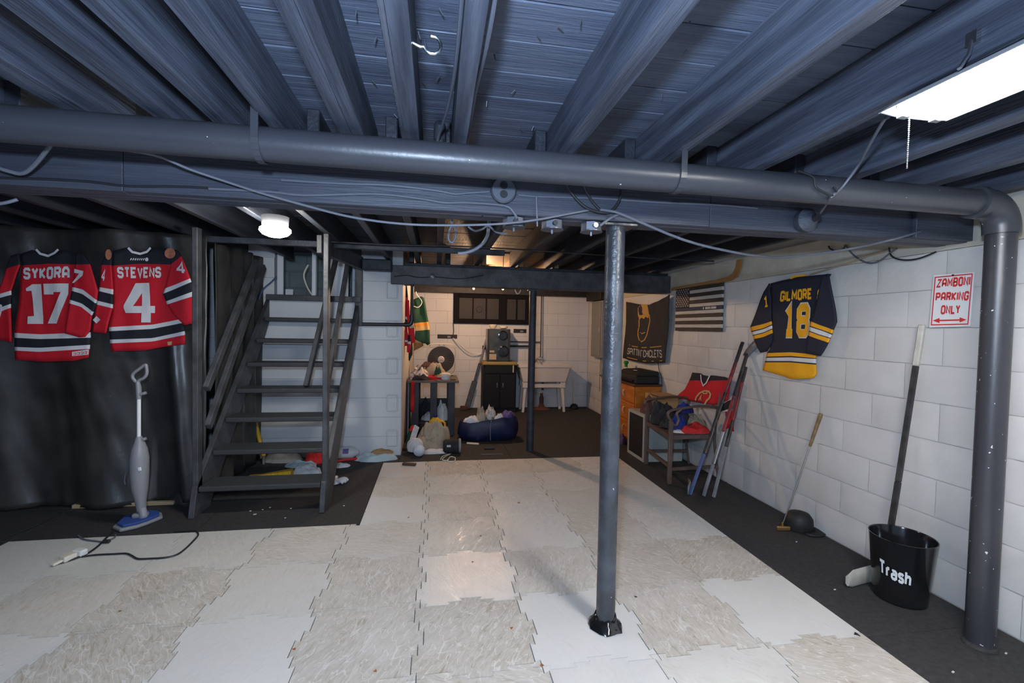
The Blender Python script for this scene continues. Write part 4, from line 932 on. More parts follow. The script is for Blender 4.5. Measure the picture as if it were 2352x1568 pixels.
# ---- electrical panel
ep = thing('electrical_panel', 'grey steel electrical panel on the block wall of the back room', 'electrical panel', (2.72, 7.40, .97))
MB().box(2.68, XR, 7.12, 7.62, .97, 1.92).build('case', 'panel_grey', ep, bevel=.006)
MB().box(2.668, 2.68, 7.16, 7.58, 1.0, 1.89).build('door', 'panel_grey', ep, bevel=.004)
MB().box(2.660, 2.668, 7.18, 7.21, 1.40, 1.46).build('latch', 'steel', ep)
tag(MB().box(2.62, XR, 7.05, 7.75, 1.93, 2.13).build('cable_duct', 'matt_black', bevel=.006), 'black box above the electrical panel', 'box')
for x0, y0, y1 in ((2.745, .40, .97), (2.765, .62, .97)):
    tag(MB().tube(smoothline([(x0, 7.3, y1), (x0, 7.32, (y0+y1)/2), (x0-.01, 7.28, y0)]), .004, 6).build('cable', 'cable_black', smooth=True), 'thin wire hanging from the electrical panel', 'cable', 'wires below the electrical panel')

# ---- hockey sticks leaning on the wall
def stick(label, top, bot, mats, blade=None, bmat=None, name='hockey_stick'):
    top, bot = Vector(top), Vector(bot)
    t = thing(name, label, 'hockey stick', bot, 'hockey sticks leaning by the metal chair')
    n = len(mats)
    for i, (m_, f0, f1) in enumerate(mats):
        MB().bar(top.lerp(bot, f0), top.lerp(bot, f1), .020, .030, side=(1, .4, 0)).build('shaft', m_, t, bevel=.005)
    if blade:
        L, R_ = blade
        m = MB(); m.grid([[Vector(p) for p in L], [Vector(p) for p in R_]]); m.build('blade', bmat, t, smooth=True, solid=.010, solid_off=0)
    return t
tA, bA = P(1706, 785, X=2.755), P(1585, 1136, Z=.035)
stick('hockey stick with blue lower shaft and grey blade on the mat by the chair', tA, bA, [('stick_black', 0, .14), ('stick_red', .14, .34), ('stick_black', .34, .74), ('stick_blue', .74, 1)],
      ([bA+Vector((-.02,0,-.0)), bA+Vector((.06,.10,.004)), bA+Vector((.12,.24,.01))], [bA+Vector((-.03,-.02,.085)), bA+Vector((.05,.08,.085)), bA+Vector((.115,.235,.075))]), 'stick_grey')
tB, bB = P(1716, 812, X=2.745), P(1616, 1139, Z=.012)
L_ = [P(x, y_, X=2.755) for x, y_ in [(1709,815),(1716,803),(1730,786),(1742,776)]]; R_ = [P(x, y_, X=2.755) for x, y_ in [(1718,822),(1726,812),(1738,800),(1749,792)]]
stick('upside-down hockey stick with its grey blade up against the block wall', tB, bB, [('stick_black', 0, .30), ('stick_red', .30, .55), ('steel', .55, .78), ('stick_grey', .78, 1)], ([Vector((2.748, p.y, p.z)) for p in L_], [Vector((2.748, p.y, p.z)) for p in R_]), 'stick_grey')
tC, bC = P(1713, 842, X=2.755), P(1639, 1142, Z=.012)
stick('dark red taped hockey stick leaning nearest the block wall beside the chair', tC, bC, [('stick_black', 0, .12), ('stick_red', .12, .42), ('stick_black', .42, .62), ('stick_grey', .62, 1)])
tD, bD = P(1722, 805, X=2.75), P(1600, 1120, Z=.012)

# ---- trash can and goalie stick
tc = P(2066, 1372, Z=0); tc.z = 0
can = thing('trash_can', 'glossy black round bin lettered in white on the rubber mat', 'trash can', tc)
HC, RT, RB_ = .348, .148, .118
MB().lathe([(0, .001), (RB_-.006, .001), (RB_, .006), (RT, HC-.004), (RT+.002, HC), (RT-.003, HC), (RT-.006, HC-.006), (RB_-.006, .012), (0, .012)], 48, tc).build('body', 'gloss_black', can, smooth=True)
def cansurf(p, off=0):
    zz = p[1]; r = RB_+(RT-RB_)*zz/HC+.0012+off
    return tc+Vector((r*math.cos(p[0]), r*math.sin(p[0]), zz))
a0 = math.radians(178); a1 = math.radians(238)
m = MB()
def trash_mp(p, off=0): return cansurf((p[0], p[1]), 0)
write(m, 'Trash'.replace('T', 'T'), [(a0, .150), (a1, .128), (a1, .208), (a0, .232)], trash_mp, 1.5, .95, split=4)
m.build('lettering', 'sign_white', can)
gt = P(2118, 745, X=2.752); hl = Vector((2.66, 2.265, .02))
gs = thing('goalie_stick', 'black goalie stick with white taped end and white blade leaning behind the black bin', 'hockey stick', hl)
g1 = gt.lerp(hl, .16); g2 = gt.lerp(hl, .62)
MB().bar(gt, g1, .026, .032, side=(1, .2, 0)).build('grip', 'tape_white', gs, bevel=.006)
MB().bar(g1, g2, .022, .028, side=(1, .2, 0)).build('shaft', 'stick_black', gs, bevel=.004)
MB().bar(g2, hl+Vector((0,0,.03)), .022, .030, side=(1, .2, 0)).build('paddle', 'stick_black', gs, bevel=.004)
be = P(1946, 1352, Z=.0); be.z = .03
d = (be-hl).normalized(); sd = Vector((-d.y, d.x, 0))
m = MB(); rows = []
for i in range(9):
    f = i/8; c = hl.lerp(be, f)+Vector((0,0,.018)); hh = .060*(1-.10*f)*(1 if i < 8 else .6)
    rows.append([c+Vector((0,0,-hh)), c+sd*.011+Vector((0,0,-hh*.6)), c+sd*.011+Vector((0,0,hh*.6)), c+Vector((0,0,hh)), c-sd*.011+Vector((0,0,hh*.6)), c-sd*.011+Vector((0,0,-hh*.6)), c+Vector((0,0,-hh))])
m.grid(rows); m.add(rows[0][:-1], [tuple(range(6))]); m.add(rows[-1][:-1], [tuple(range(6))])
m.v = [Vector((v.x, v.y, max(.002, v.z))) for v in m.v]
m.build('blade', 'tape_white', gs, smooth=True, ang=60)
# ---- putter and cap
pb, pt = P(1797, 1208, Z=.02), P(1886, 949, X=2.762)
pu = thing('golf_putter', 'golf putter with tan grip and brass head leaning on the block wall', 'golf club', pb)
MB().bar(pt, pt.lerp(pb, .29), .026, .030, taper=.75).build('grip', 'grip_tan', pu, bevel=.007)
MB().tube([pt.lerp(pb, .28), pt.lerp(pb, .6), pb+Vector((0,0,.008))], [.0055, .005, .0045], 10).build('shaft', 'steel', pu, smooth=True)
a, b_ = P(1785, 1213, Z=.016), P(1814, 1213, Z=.016)
MB().bar(a, b_, .028, .024, side=(0,0,1)).build('head', 'brass', pu, bevel=.005)
MB().tube([pb+Vector((0,0,.03)), pb], [.006, .008], 10).build('hosel', 'brass', pu, smooth=True)
cp = P(1836, 1218, Z=0); cp = Vector((cp.x+.02, cp.y+.03, 0))
ca = thing('baseball_cap', 'black baseball cap lying on the rubber mat beside the putter', 'cap', cp)
MB().lathe([(.090, .004), (.094, .04), (.090, .085), (.066, .118), (.03, .130), (0, .132)], 24, cp).build('crown', 'matt_black', ca, smooth=True)
rows = []
for i in range(9):
    q = -1.15+2.3*i/8; dq = Vector((math.cos(q-.75), math.sin(q-.75), 0)); side = math.cos(q)
    rows.append([cp+dq*.085+Vector((0,0,.012)), cp+dq*(.085+.045*side)+Vector((0,0,.014)), cp+dq*(.085+.085*max(0,side))+Vector((0,0,.006))])
MB().grid(rows).build('brim', 'matt_black', ca, smooth=True, solid=.005)
MB().lathe([(.008, 0), (.006, .004), (0, .005)], 10, cp+Vector((0,0,.131))).build('button', 'matt_black', ca)

# ---- metal armchair with clothes
F1, F2 = P(1537, 1112, Z=0), P(1484, 1066, Z=0); F1.z = F2.z = 0
B1, B2 = Vector((2.66, F1.y+.03, 0)), Vector((2.68, F2.y-.03, 0))
ch = thing('metal_armchair', 'brown metal armchair heaped with clothes against the block wall', 'chair', (2.45, 4.26, 0))
SH = .47
for f, bk in ((F1, B1), (F2, B2)):
    up = Vector((0,0,1))
    MB().bar(f, f+up*.60, .040, .032, side=(1,0,0)).build('leg', 'chair_brown', ch, bevel=.006)
    MB().tube(smoothline([bk+Vector((.06,0,0)), bk+Vector((.02,0,.25)), bk+up*SH, bk+Vector((.04,0,.80)), bk+Vector((.075,0,.98))], 4), .013, 10).build('rear_leg', 'chair_brown', ch, smooth=True)
    arm = [f+up*.60, f+Vector((-.035,0,.66)), f+Vector((.0,0,.70)), f.lerp(bk, .3)+up*.72, f.lerp(bk, .7)+up*.735, bk+Vector((.03,0,.71)), bk+Vector((.02,0,.60))]
    MB().tube(smoothline(arm, 5), .017, 10, sy=.7).build('armrest', 'chair_brown', ch, smooth=True)
    sc = [f+up*.58, f+Vector((.05,0,.56)), f+Vector((.075,0,.61)), f+Vector((.055,0,.67)), f+Vector((.10,0,.71))]
    MB().tube(smoothline(sc, 5), .013, 8).build('arm_scroll', 'chair_brown', ch, smooth=True)
    MB().bar(f+up*.145, bk+Vector((.035,0,.145)), .022, .028, side=(0,1,0)).build('side_stretcher', 'chair_brown', ch)
    MB().bar(f+up*.445, bk+up*.445, .026, .036, side=(0,1,0)).build('side_rail', 'chair_brown', ch)
MB().bar(F1+Vector((0,0,.45)), F2+Vector((0,0,.45)), .026, .04, side=(1,0,0)).build('front_rail', 'chair_brown', ch)
MB().bar(F1+Vector((0,0,.17)), F2+Vector((0,0,.17)), .022, .03, side=(1,0,0)).build('front_stretcher', 'chair_brown', ch)
m = MB(); m.add([F1+Vector((.0,.015,.468)), F2+Vector((.0,-.015,.468)), B2+Vector((0,0,.468)), B1+Vector((0,0,.468))], [(0,1,2,3)])
m.build('seat', 'chair_brown', ch, solid=.012, solid_off=1)
MB().tube([B1+Vector((.075,0,.98)), B2+Vector((.075,0,.98))], .013, 10).build('top_rail', 'chair_brown', ch, smooth=True)
# red jersey draped over the chair back
sj = Surf('X', 2.70, .02, 12, 6, .0)
z = ZZ(1420, 840, 5.6)
jd = thing('hockey_jersey', 'red hockey jersey with a ringed emblem draped over the chair back', 'jersey', (2.69, 4.2, .60))
cloth(sj, [([z(970,85),z(1060,95),z(1130,150),z(1200,120),z(1380,142),z(1420,160)], 2), ([z(905,190),z(1040,185),z(1110,235),z(1180,190),z(1440,185)], 0), ([z(850,300),z(1430,300)], 0), ([z(760,390),z(1240,480),z(1415,410)], 0), ([z(800,420),z(1235,500),z(1410,440)], 0)], 20).build('front', RWB, jd, smooth=True, ang=180, solid=.006, solid_off=0)
cloth(sj, [([z(1235,495),z(1420,405),z(1475,380)], 1), ([z(1240,530),z(1400,450),z(1475,425)], 2), ([z(1260,600),z(1380,560),z(1450,545)], 1), ([z(1350,590),z(1400,585),z(1448,575)], 0), ([z(1345,810),z(1400,790),z(1455,845)], 0)], 8, off=-.02).build('sleeve', RWB, jd, smooth=True, ang=180, solid=.012, solid_off=0)
line_px(MB(), [z(1070,112),z(1075,190),z(1105,255),z(1145,220),z(1190,125)], 2.6, sj, .010).build('collar', 'jersey_white', jd)
m = MB(); line_px(m, [z(1005,445),z(1020,400),z(1060,350),z(1120,322),z(1170,325),z(1190,360),z(1180,410),z(1150,445),z(1120,510)], 3.2, sj, .010)
line_px(m, [z(1050,440),z(1085,370),z(1075,420),z(1085,445)], 2.6, sj, .010); line_px(m, [z(1105,340),z(1110,355),z(1150,355),z(1155,335)], 2.4, sj, .010); m.build('emblem', 'jersey_tan', jd)
sc_ = F1.lerp(B2, .5)
for nm, lb, off, size, mt, sd in [
    ('folded_shirt', 'black shirt with white stripe heaped on the far side of the metal chair seat', (-.06, .19, .478), (.14, .11, .23), 'black_cloth', 3),
    ('folded_shirt', 'black and blue jersey heaped in the middle of the metal chair seat', (-.02, .01, .478), (.16, .10, .20), 'black_cloth', 5),
    ('folded_shirt', 'blue cloth on the heap nearest the front of the metal chair', (-.09, -.13, .49), (.09, .08, .15), 'blue_cloth', 9),
    ('folded_shirt', 'bright red cloth hanging over the near edge of the metal chair seat', (.05, -.22, .475), (.15, .10, .10), 'red_cloth', 15),
    ('folded_shirt', 'olive grey cloth tucked beside the armrest of the metal chair', (.13, -.12, .478), (.10, .10, .15), 'olive_cloth', 21),
    ('folded_shirt', 'blue cloth on top of the heap under the red jersey', (.08, .03, .62), (.09, .09, .10), 'blue_cloth', 27),
    ('folded_shirt', 'pale grey cloth under the red cloth on the metal chair seat', (.02, -.17, .474), (.21, .13, .035), 'white_cloth', 33)]:
    blob(nm, lb, 'clothing', sc_+Vector(off), size, mt, sd, .45)
m = MB(); a = sc_+Vector((-.16,.14,.60)); 
# ---- grey speaker box, cardboard box, bag
gx0, gx1, gy0, gy1, gz = 2.255, 2.72, 4.62, 5.04, .52
sbx = thing('speaker_cabinet', 'pale grey speaker cabinet with a black front standing behind the metal chair', 'speaker', (2.49, 4.83, 0))
MB().box(gx0+.012, gx1, gy0, gy1, 0, gz).build('case', 'box_grey', sbx, bevel=.006)
m = MB(); 
for a, b_, c, d in ((gy0, gy1, 0.002, .035), (gy0, gy1, gz-.03, gz-.002), (gy0, gy0+.03, .035, gz-.03), (gy1-.03, gy1, .035, gz-.03)): m.box(gx0, gx0+.013, a, b_, c, d)
m.build('front_frame', 'box_grey', sbx)
MB().box(gx0+.005, gx0+.013, gy0+.03, gy1-.03, .035, gz-.03).build('grille', 'matt_black', sbx)
bx_ = thing('cardboard_box', 'small open cardboard box on the speaker cabinet behind the chair', 'box', (2.62, 4.88, gz))
MB().box(2.45, 2.72, 4.74, 5.02, gz, gz+.19).build('carton', 'cardboard', bx_, bevel=.003)
MB().bar((2.455, 4.74, gz+.188), (2.40, 4.74, gz+.215), .004, .26, side=(0,0,1)).build('flap', 'cardboard', bx_)
blob('leather_glove', 'maroon and brown padded glove lying on the speaker cabinet', 'glove', (2.37, 4.75, gz), (.085, .10, .20), 'maroon_cloth', 41, .4)
# ---- dresser with printer and bottle
dx0, dy0, dy1, dz = 2.42, 5.24, 6.40, .775
dr = thing('dresser', 'orange varnished wooden dresser with drawers against the block wall', 'dresser', (2.60, 5.8, 0))
MB().box(dx0+.015, XR-.005, dy0, dy1, .05, dz-.025).build('carcass', 'orange_wood', dr, bevel=.004)
MB().box(dx0-.012, XR-.004, dy0-.02, dy1+.02, dz-.024, dz).build('top', 'dark_wood', dr, bevel=.006)
MB().box(dx0+.03, XR-.02, dy0+.02, dy1-.02, 0, .05).build('plinth', 'dark_wood', dr)
for r, (a, b_) in enumerate(((.07, .29), (.305, .52), (.535, .74))):
    for c, d in ((dy0+.02, (dy0+dy1)/2-.008), ((dy0+dy1)/2+.008, dy1-.02)):
        o = MB().box(dx0, dx0+.016, c, d, a, b_).build('drawer', 'orange_wood', dr, bevel=.006)
        MB().tube(smoothline([(dx0-.001, (c+d)/2-.0, (a+b_)/2+.04), (dx0-.022, (c+d)/2, (a+b_)/2+.025), (dx0-.022, (c+d)/2, (a+b_)/2-.025), (dx0-.001, (c+d)/2, (a+b_)/2-.04)]), .007, 8).build('handle', 'plastic_white', o, smooth=True)
pr = thing('printer', 'black flat printer on top of the wooden dresser', 'printer', (2.60, 5.58, dz))
MB().box(2.45, 2.765, 5.28, 5.86, dz, dz+.10).build('base', 'matt_black', pr, bevel=.012)
MB().prism([(2.46, dz+.10), (2.765, dz+.10), (2.765, dz+.155), (2.52, dz+.145)], lambda x, z_: (x, 5.30, z_), lambda x, z_: (x, 5.84, z_)).build('lid', 'matt_black', pr, bevel=.008)
MB().box(2.425, 2.47, 5.34, 5.78, dz+.025, dz+.045).build('paper_tray', 'cabinet_black', pr, bevel=.003)
MB().box(2.54, 2.57, 5.50, 5.56, dz+.148, dz+.152).build('badge', 'plastic_white', pr)
bp_ = P(1442, 868, Y=5.95)
bt = thing('spray_bottle', 'clear bottle with a bright green cap behind the printer', 'bottle', (max(bp_.x, 2.49), 6.02, dz))
MB().lathe([(0, .001), (.032, .001), (.035, .006), (.035, .13), (.02, .155), (0, .155)], 20, (max(bp_.x, 2.49), 6.02, dz)).build('flask', 'clear_plastic', bt, smooth=True)
MB().lathe([(.022, .152), (.022, .19), (.034, .20), (.034, .225), (.02, .235), (0, .235)], 20, (max(bp_.x, 2.49), 6.02, dz)).build('cap', 'green_plastic', bt, smooth=True)
for k, (x, y_) in enumerate(((2.60, 5.16), (2.67, 5.18))):
    pass
blob('knit_glove', 'small purple cloth on the mat in front of the dresser', 'cloth', (2.36, 5.45, 0), (.05, .08, .14), 'purple_cloth', 44)

# ================================================================== BACK ROOM
# ---- work table with fan and clothes
TX0, TX1, TY0, TY1, TZ = -.355, .31, 5.98, 6.68, .735
tb = thing('work_table', 'rough black wooden table by the side wall of the back room', 'table', (0, 6.33, 0))
MB().box(TX0, TX1, TY0, TY1, TZ-.03, TZ).build('table_top', 'table_top', tb, bevel=.004)
for x, y_ in ((TX0+.06, TY0+.03), (TX1-.14, TY0+.03), (TX0+.06, TY1-.12), (TX1-.14, TY1-.12)):
    MB().box(x, x+.09, y_, y_+.09, 0, TZ-.03).build('leg', 'table_black', tb, bevel=.003)
MB().box(-.06, .03, TY0+.04, TY0+.08, .12, TZ-.03).build('front_slat', 'table_black', tb, bevel=.003)
MB().box(TX0+.15, TX1-.14, TY0+.05, TY1-.05, .16, .18).build('shelf', 'table_black', tb, bevel=.003)
MB().box(TX0+.15, TX1-.14, TY1-.03, TY1-.012, .18, .40).build('back_board', 'table_black', tb)
MB().box(TX0, TX0+.02, TY0+.13, TY1-.13, 0.0, TZ-.032).build('side_panel', 'panel_grey', tb)
FX, FYy, FR = .08, 6.60, .215
fan = thing('box_fan', 'white square box fan with a round grille standing on the black work table', 'fan', (FX, FYy, TZ))
fz = TZ+.235
ring = []
for k in range(40):
    q = 2*math.pi*k/40; n_ = 5.5
    cx_, sz_ = math.cos(q), math.sin(q)
    ring.append(Vector((FX+.21*math.copysign(abs(cx_)**(2/n_), cx_), FYy, fz+.226*math.copysign(abs(sz_)**(2/n_), sz_))))
rows = []
for k_, yo in ((1, -.05), (1.0, .05), (.95, .05), (.95, -.05), (1, -.05)):
    rows.append([Vector((FX+(p.x-FX)*k_, FYy+yo, fz+(p.z-fz)*k_)) for p in ring+ring[:1]])
MB().grid(rows).build('frame', 'cream_plastic', fan, smooth=True, ang=50)
MB().lathe([(.2, -.004), (.2, .004), (.19, .004), (.19, -.004)], 40, (FX, FYy-.045, fz), RX).build('ring', 'cream_plastic', fan, smooth=True)
m = MB()
for r in [.05+.0115*i for i in range(13)]:
    m.tube([Vector((FX+r*math.cos(q), FYy-.05, fz+r*math.sin(q))) for q in [2*math.pi*i/32 for i in range(32)]], .0016, 4, closed=True)
for k in range(24):
    q = 2*math.pi*k/24; m.tube([(FX+.04*math.cos(q), FYy-.05, fz+.04*math.sin(q)), (FX+.2*math.cos(q), FYy-.047, fz+.2*math.sin(q))], .0016, 4)
m.build('grille', 'fan_grille', fan)
MB().lathe([(0, 0), (.045, 0), (.048, .012), (.04, .02), (0, .022)], 24, (FX, FYy-.04, fz), RX).build('hub', 'cream_plastic', fan, smooth=True)
MB().lathe([(0, -.004), (.198, -.004), (.198, .0), (0, .0)], 40, (FX, FYy+.05, fz), RX).build('rear_grille', 'fan_grille', fan)
m = MB()
for k in range(5):
    q0 = 2*math.pi*k/5; rows = []
    for i in range(5):
        r = .04+.14*i/4; rows.append([Vector((FX+r*math.cos(q0+a), FYy+.012*(a-.4)*4, fz+r*math.sin(q0+a))) for a in (0, .2, .4, .6, .8)])
    m.grid(rows)
m.build('blades', 'panel_grey', fan, smooth=True, solid=.003)
for dx in (-.03, .04): MB().box(FX+dx-.006, FX+dx+.006, FYy+.03, FYy+.042, fz-.2, fz+.21).build('motor_strut', 'fan_grille', fan)
m = MB(); line = [(FX-.02, FYy-.0635, fz-.012), (FX, FYy-.0635, fz-.004), (FX+.025, FYy-.0635, fz-.002)]; m.tube(line, .004, 5); m.build('hub_mark', 'red_cloth', fan)
for nm, lb, c, size, mt, sd, ct in [
    ('clothing_heap', 'pale patterned laundry heaped on the work table in front of the fan', (-.20, 6.22, TZ), (.14, .14, .19), 'mixed_cloth', 51, 'clothing'),
    ('clothing_heap', 'cream shirt folded on the work table beneath the fan', (-.02, 6.32, TZ), (.17, .13, .20), 'cream_cloth', 52, 'clothing'),
    ('clothing_heap', 'black and orange cloth on top of the laundry by the fan', (-.09, 6.40, TZ+.10), (.12, .06, .13), 'maroon_cloth', 53, 'clothing'),
    ('clothing_heap', 'black mesh cloth at the front of the work table', (-.18, 6.07, TZ), (.12, .06, .075), 'black_cloth', 54, 'clothing'),
    ('clothing_heap', 'small green cloth on the laundry by the fan', (.03, 6.15, TZ+.06), (.05, .05, .11), 'jersey_green', 55, 'clothing'),
    ('clothing_heap', 'small red cloth on the laundry near the white tub', (-.04, 6.10, TZ), (.07, .05, .075), 'red_cloth', 56, 'clothing')]:
    blob(nm, lb, ct, c, size, mt, sd, .5, n=32, rings=10)
tub = thing('food_tub', 'cream plastic tub with lid on the work table', 'tub', (.13, 6.12, TZ))
MB().lathe([(0, .001), (.062, .001), (.072, .05), (0, .05)], 24, (.13, 6.12, TZ), ry=.8).build('tub', 'white_trim', tub, smooth=True)
MB().lathe([(.078, .05), (.080, .065), (.068, .082), (.03, .09), (0, .09)], 24, (.13, 6.12, TZ), ry=.8).build('lid', 'cream_plastic', tub, smooth=True)
jar = thing('small_jar', 'small clear jar with an orange lid on the work table', 'jar', (.05, 6.03, TZ))
MB().lathe([(0, .001), (.026, .001), (.028, .05), (.02, .056), (0, .056)], 18, (.05, 6.03, TZ)).build('jar', 'clear_plastic', jar, smooth=True)
MB().lathe([(.024, .056), (.024, .074), (0, .076)], 18, (.05, 6.03, TZ)).build('lid', 'jersey_orange', jar, smooth=True)
MB().lathe([(.0285, .012), (.0287, .04)], 18, (.05, 6.03, TZ)).build('label_band', 'red_cloth', jar, smooth=True)
tag(MB().box(.20, .27, 6.03, 6.06, TZ, TZ+.012).build('pen_case', 'matt_black', bevel=.004), 'small black stick at the right front of the work table', 'tool')
rs = MB(); rs.grid([[Vector((-.305+.045*j/4, 5.962+.008*math.sin(i+j), TZ-.005-.40*i/8)) for j in range(5)] for i in range(9)])
tag(rs.build('red_ribbon', 'red_cloth', smooth=True, solid=.006), 'dark red strip of cloth hanging over the front edge of the work table', 'cloth')
blob('plastic_bag', 'white plastic bag under the work table beside the yellow jug', 'bag', (.10, 6.22, .18), (.09, .10, .27), 'white_cloth', 61, .5)
blob('laundry_heap', 'pale clothes on the low shelf under the work table', 'clothing', (-.08, 6.25, .18), (.10, .10, .10), 'white_cloth', 62, .5)
blob('laundry_heap', 'black clothes piled high on the shelf under the work table', 'clothing', (-.10, 6.46, .18), (.13, .08, .26), 'black_cloth', 63, .4)

# ---- heap by the corner of the white wall
def at(px, py): q = P(px, py, Z=0); return Vector((q.x, q.y, 0))
jug = at(1003, 1000)
jg_ = thing('detergent_jug', 'yellow plastic jug with a blue cap behind the beige hoodie', 'jug', (jug.x, 5.80, 0))
MB().lathe([(0, .001), (.085, .001), (.09, .01), (.09, .19), (.075, .25), (.035, .29), (.025, .30), (0, .30)], 24, (jug.x-.02, 5.80, 0), ry=.7).build('body', 'yellow_plastic', jg_, smooth=True)
MB().tube(smoothline([(jug.x+.05, 5.79, .25), (jug.x+.095, 5.79, .22), (jug.x+.10, 5.79, .13), (jug.x+.06, 5.79, .10)]), .013, 8).build('handle', 'yellow_plastic', jg_, smooth=True)
MB().lathe([(.026, .295), (.026, .325), (0, .327)], 16, (jug.x-.02, 5.80, 0)).build('cap', 'blue_cloth', jg_, smooth=True)
blob('hoodie', 'crumpled beige hoodie on the mat in front of the work table', 'clothing', (-.02, 5.46, 0), (.20, .20, .30), 'cream_cloth', 71, .55, n=56, rings=20)
blob('sweatshirt', 'beige sweatshirt bunched against the yellow jug', 'clothing', (.10, 5.63, 0), (.10, .09, .27), 'cream_cloth', 72, .4)
blob('towel', 'white towel lying along the front of the beige hoodie', 'towel', (.0, 5.23, 0), (.17, .06, .045), 'white_cloth', 73, .5)
sh = Vector((-.275, 5.46, 0))
sn = thing('sneaker', 'dark sneaker with a red toe and white trim propped by the white corner', 'shoe', sh)
sp_ = [sh+Vector((-.015, -.06, .035)), sh+Vector((-.01, -.03, .08)), sh+Vector((.0, .0, .13)), sh+Vector((.015, .03, .18)), sh+Vector((.03, .055, .225)), sh+Vector((.04, .07, .25))]
MB().tube(smoothline(sp_[:4], 4), [.038]*4+[.046]*4+[.044]*5, 14).build('upper', 'jersey_green', sn, smooth=True)
MB().tube(smoothline(sp_[3:], 4), [.044, .045, .045, .043, .040, .036, .030, .020, .006], 14).build('toe_cap', 'red_cloth', sn, smooth=True)
m = MB()
for a, c in zip(sp_, sp_[1:]): m.bar(a+Vector((.030, -.030, 0)), c+Vector((.030, -.030, 0)), .075, .020, side=(1, 1, 0))
m.build('sole', 'jersey_white', sn, bevel=.004)
hm = at(948, 1028); hm = Vector((-.215, 5.27, 0))
he = thing('sports_helmet', 'white strapped sports helmet with dark padding by the white corner', 'helmet', hm)
MB().lathe([(.085, .02), (.095, .07), (.085, .12), (.05, .155), (0, .165)], 24, hm, ry=.9).build('shell', 'white_cloth', he, smooth=True)
MB().lathe([(0, .0), (.06, .0), (.075, .02), (.085, .03)], 24, hm, ry=.9).build('padding', 'black_cloth', he, smooth=True)
for k in range(4):
    q = -2.2+k*.45
    MB().tube(smoothline([hm+Vector((.098*math.cos(q), .09*math.sin(q), .03)), hm+Vector((.11*math.cos(q), .10*math.sin(q), .09)), hm+Vector((.05*math.cos(q), .05*math.sin(q), .165))]), .008, 6).build('strap', 'jersey_white', he, smooth=True)
cu = Vector((-.165, 5.12, .045))
cup = thing('plastic_cup', 'white cup-shaped pad lying on its side in front of the strapped helmet', 'cup', cu-Vector((0,0,.045)))
MB().lathe([(.060, .0), (.066, .01), (.058, .035), (.03, .05), (0, .052), ], 24, cu+Vector((0,0,.02)), Matrix.Rotation(1.9, 3, 'X')).build('shell', 'white_trim', cup, smooth=True)
MB().tube([cu+Vector((0,0,.02))+Matrix.Rotation(1.9, 3, 'X') @ Vector((.062*math.cos(q), .062*math.sin(q), .0)) for q in [2*math.pi*k/24 for k in range(24)]], .005, 6, closed=True).build('rim', 'jersey_white', cup, smooth=True)
bk = Vector((.20, 5.20, 0)); RYm = Matrix.Rotation(math.pi/2, 3, 'Y')
bu = thing('duffel_pouch', 'black drum-shaped pouch with a silver label lying on the mat by the hoodie', 'pouch', bk)
MB().lathe([(0, -.10), (.055, -.10), (.075, -.08), (.08, .06), (.078, .075), (0, .076)], 28, bk+Vector((0,0,.080)), RYm).build('body', 'black_cloth', bu, smooth=True)
MB().lathe([(.079, .0755), (.082, .08), (.082, .10), (.06, .104), (0, .104)], 28, bk+Vector((0,0,.082)), RYm).build('end_band', 'panel_grey', bu, smooth=True)
MB().box(bk.x-.06, bk.x-.015, bk.y-.084, bk.y-.076, .09, .112).build('label_plate', 'steel', bu)
tag(MB().tube(smoothline([at(x, y_)+Vector((0,0,.006)) for x, y_ in [(1012,1056),(1018,1048),(1035,1043),(1022,1050),(1016,1057),(1028,1058),(1034,1050),(1045,1052),(1044,1060),(1032,1062),(1028,1056)]], 4), .0055, 6).build('shoelace', 'cream_plastic', smooth=True), 'loose cream lace curled at the edge of the rear mat', 'lace')
for (x0, y0, x1, y1), lb, mt, w_ in [((1072,1019,1100,1021), 'cream paddle-shaped stick lying in front of the navy bag', 'cream_plastic', .035), ((1112,1031,1135,1031), 'short dark brush lying on the rear mat', 'matt_black', .04),
        ((1105,1044,1155,1043), 'thin pale rod lying on the rear mat near the tiles', 'cable_pale', .010), ((925,1067,955,1069), 'dark brown brush lying on the white tiles near the rear mat', 'dark_wood', .045), ((898,1052,912,1052), 'small white scrap on the black mat beside the white corner', 'plastic_white', .02)]:
    a, b_ = at(x0, y0), at(x1, y1); hz = min(w_*.5, .022)
    tag(MB().bar(a+Vector((0,0,hz/2+.001)), b_+Vector((0,0,hz/2+.001)), hz, w_, side=(0,0,1)).build('floor_stick' if w_ < .04 else 'hand_brush', mt, bevel=min(.006, hz*.3), seg=2), lb, 'debris')
# things along the foot of the white wall
blob('jacket', 'pale blue jacket dropped on the mat at the foot of the white wall', 'clothing', (-.62, 5.03, 0), (.22, .10, .085), 'pale_blue_cloth', 81, .5, n=48)
blob('brown_cloth', 'brown cloth lying on the pale blue jacket', 'cloth', (-.56, 5.07, .055), (.12, .05, .055), 'brown_cloth', 82, .3)
w_ = Vector((-.93, 5.09, 0))
wj = thing('water_jug', 'clear plastic water jug with a blue label lying at the foot of the white wall', 'jug', w_)
MB().lathe([(0, -.12), (.055, -.12), (.065, -.10), (.065, .06), (.03, .11), (.02, .13), (0, .13)], 24, w_+Vector((0,0,.066)), RYm).build('bottle', 'clear_plastic', wj, smooth=True)
m = MB(); m.grid([[w_+Vector((x_, -.0668*math.sin(q_), .066+.0668*math.cos(q_))) for q_ in (.7, .9, 1.1, 1.3, 1.5)] for x_ in (-.03, 0, .03)]); m.build('label_patch', 'purple_cloth', wj, smooth=True)
rs_ = [P(x, y_, Z=.02) for x, y_ in [(770,1060),(790,1056),(820,1053),(850,1049)]]
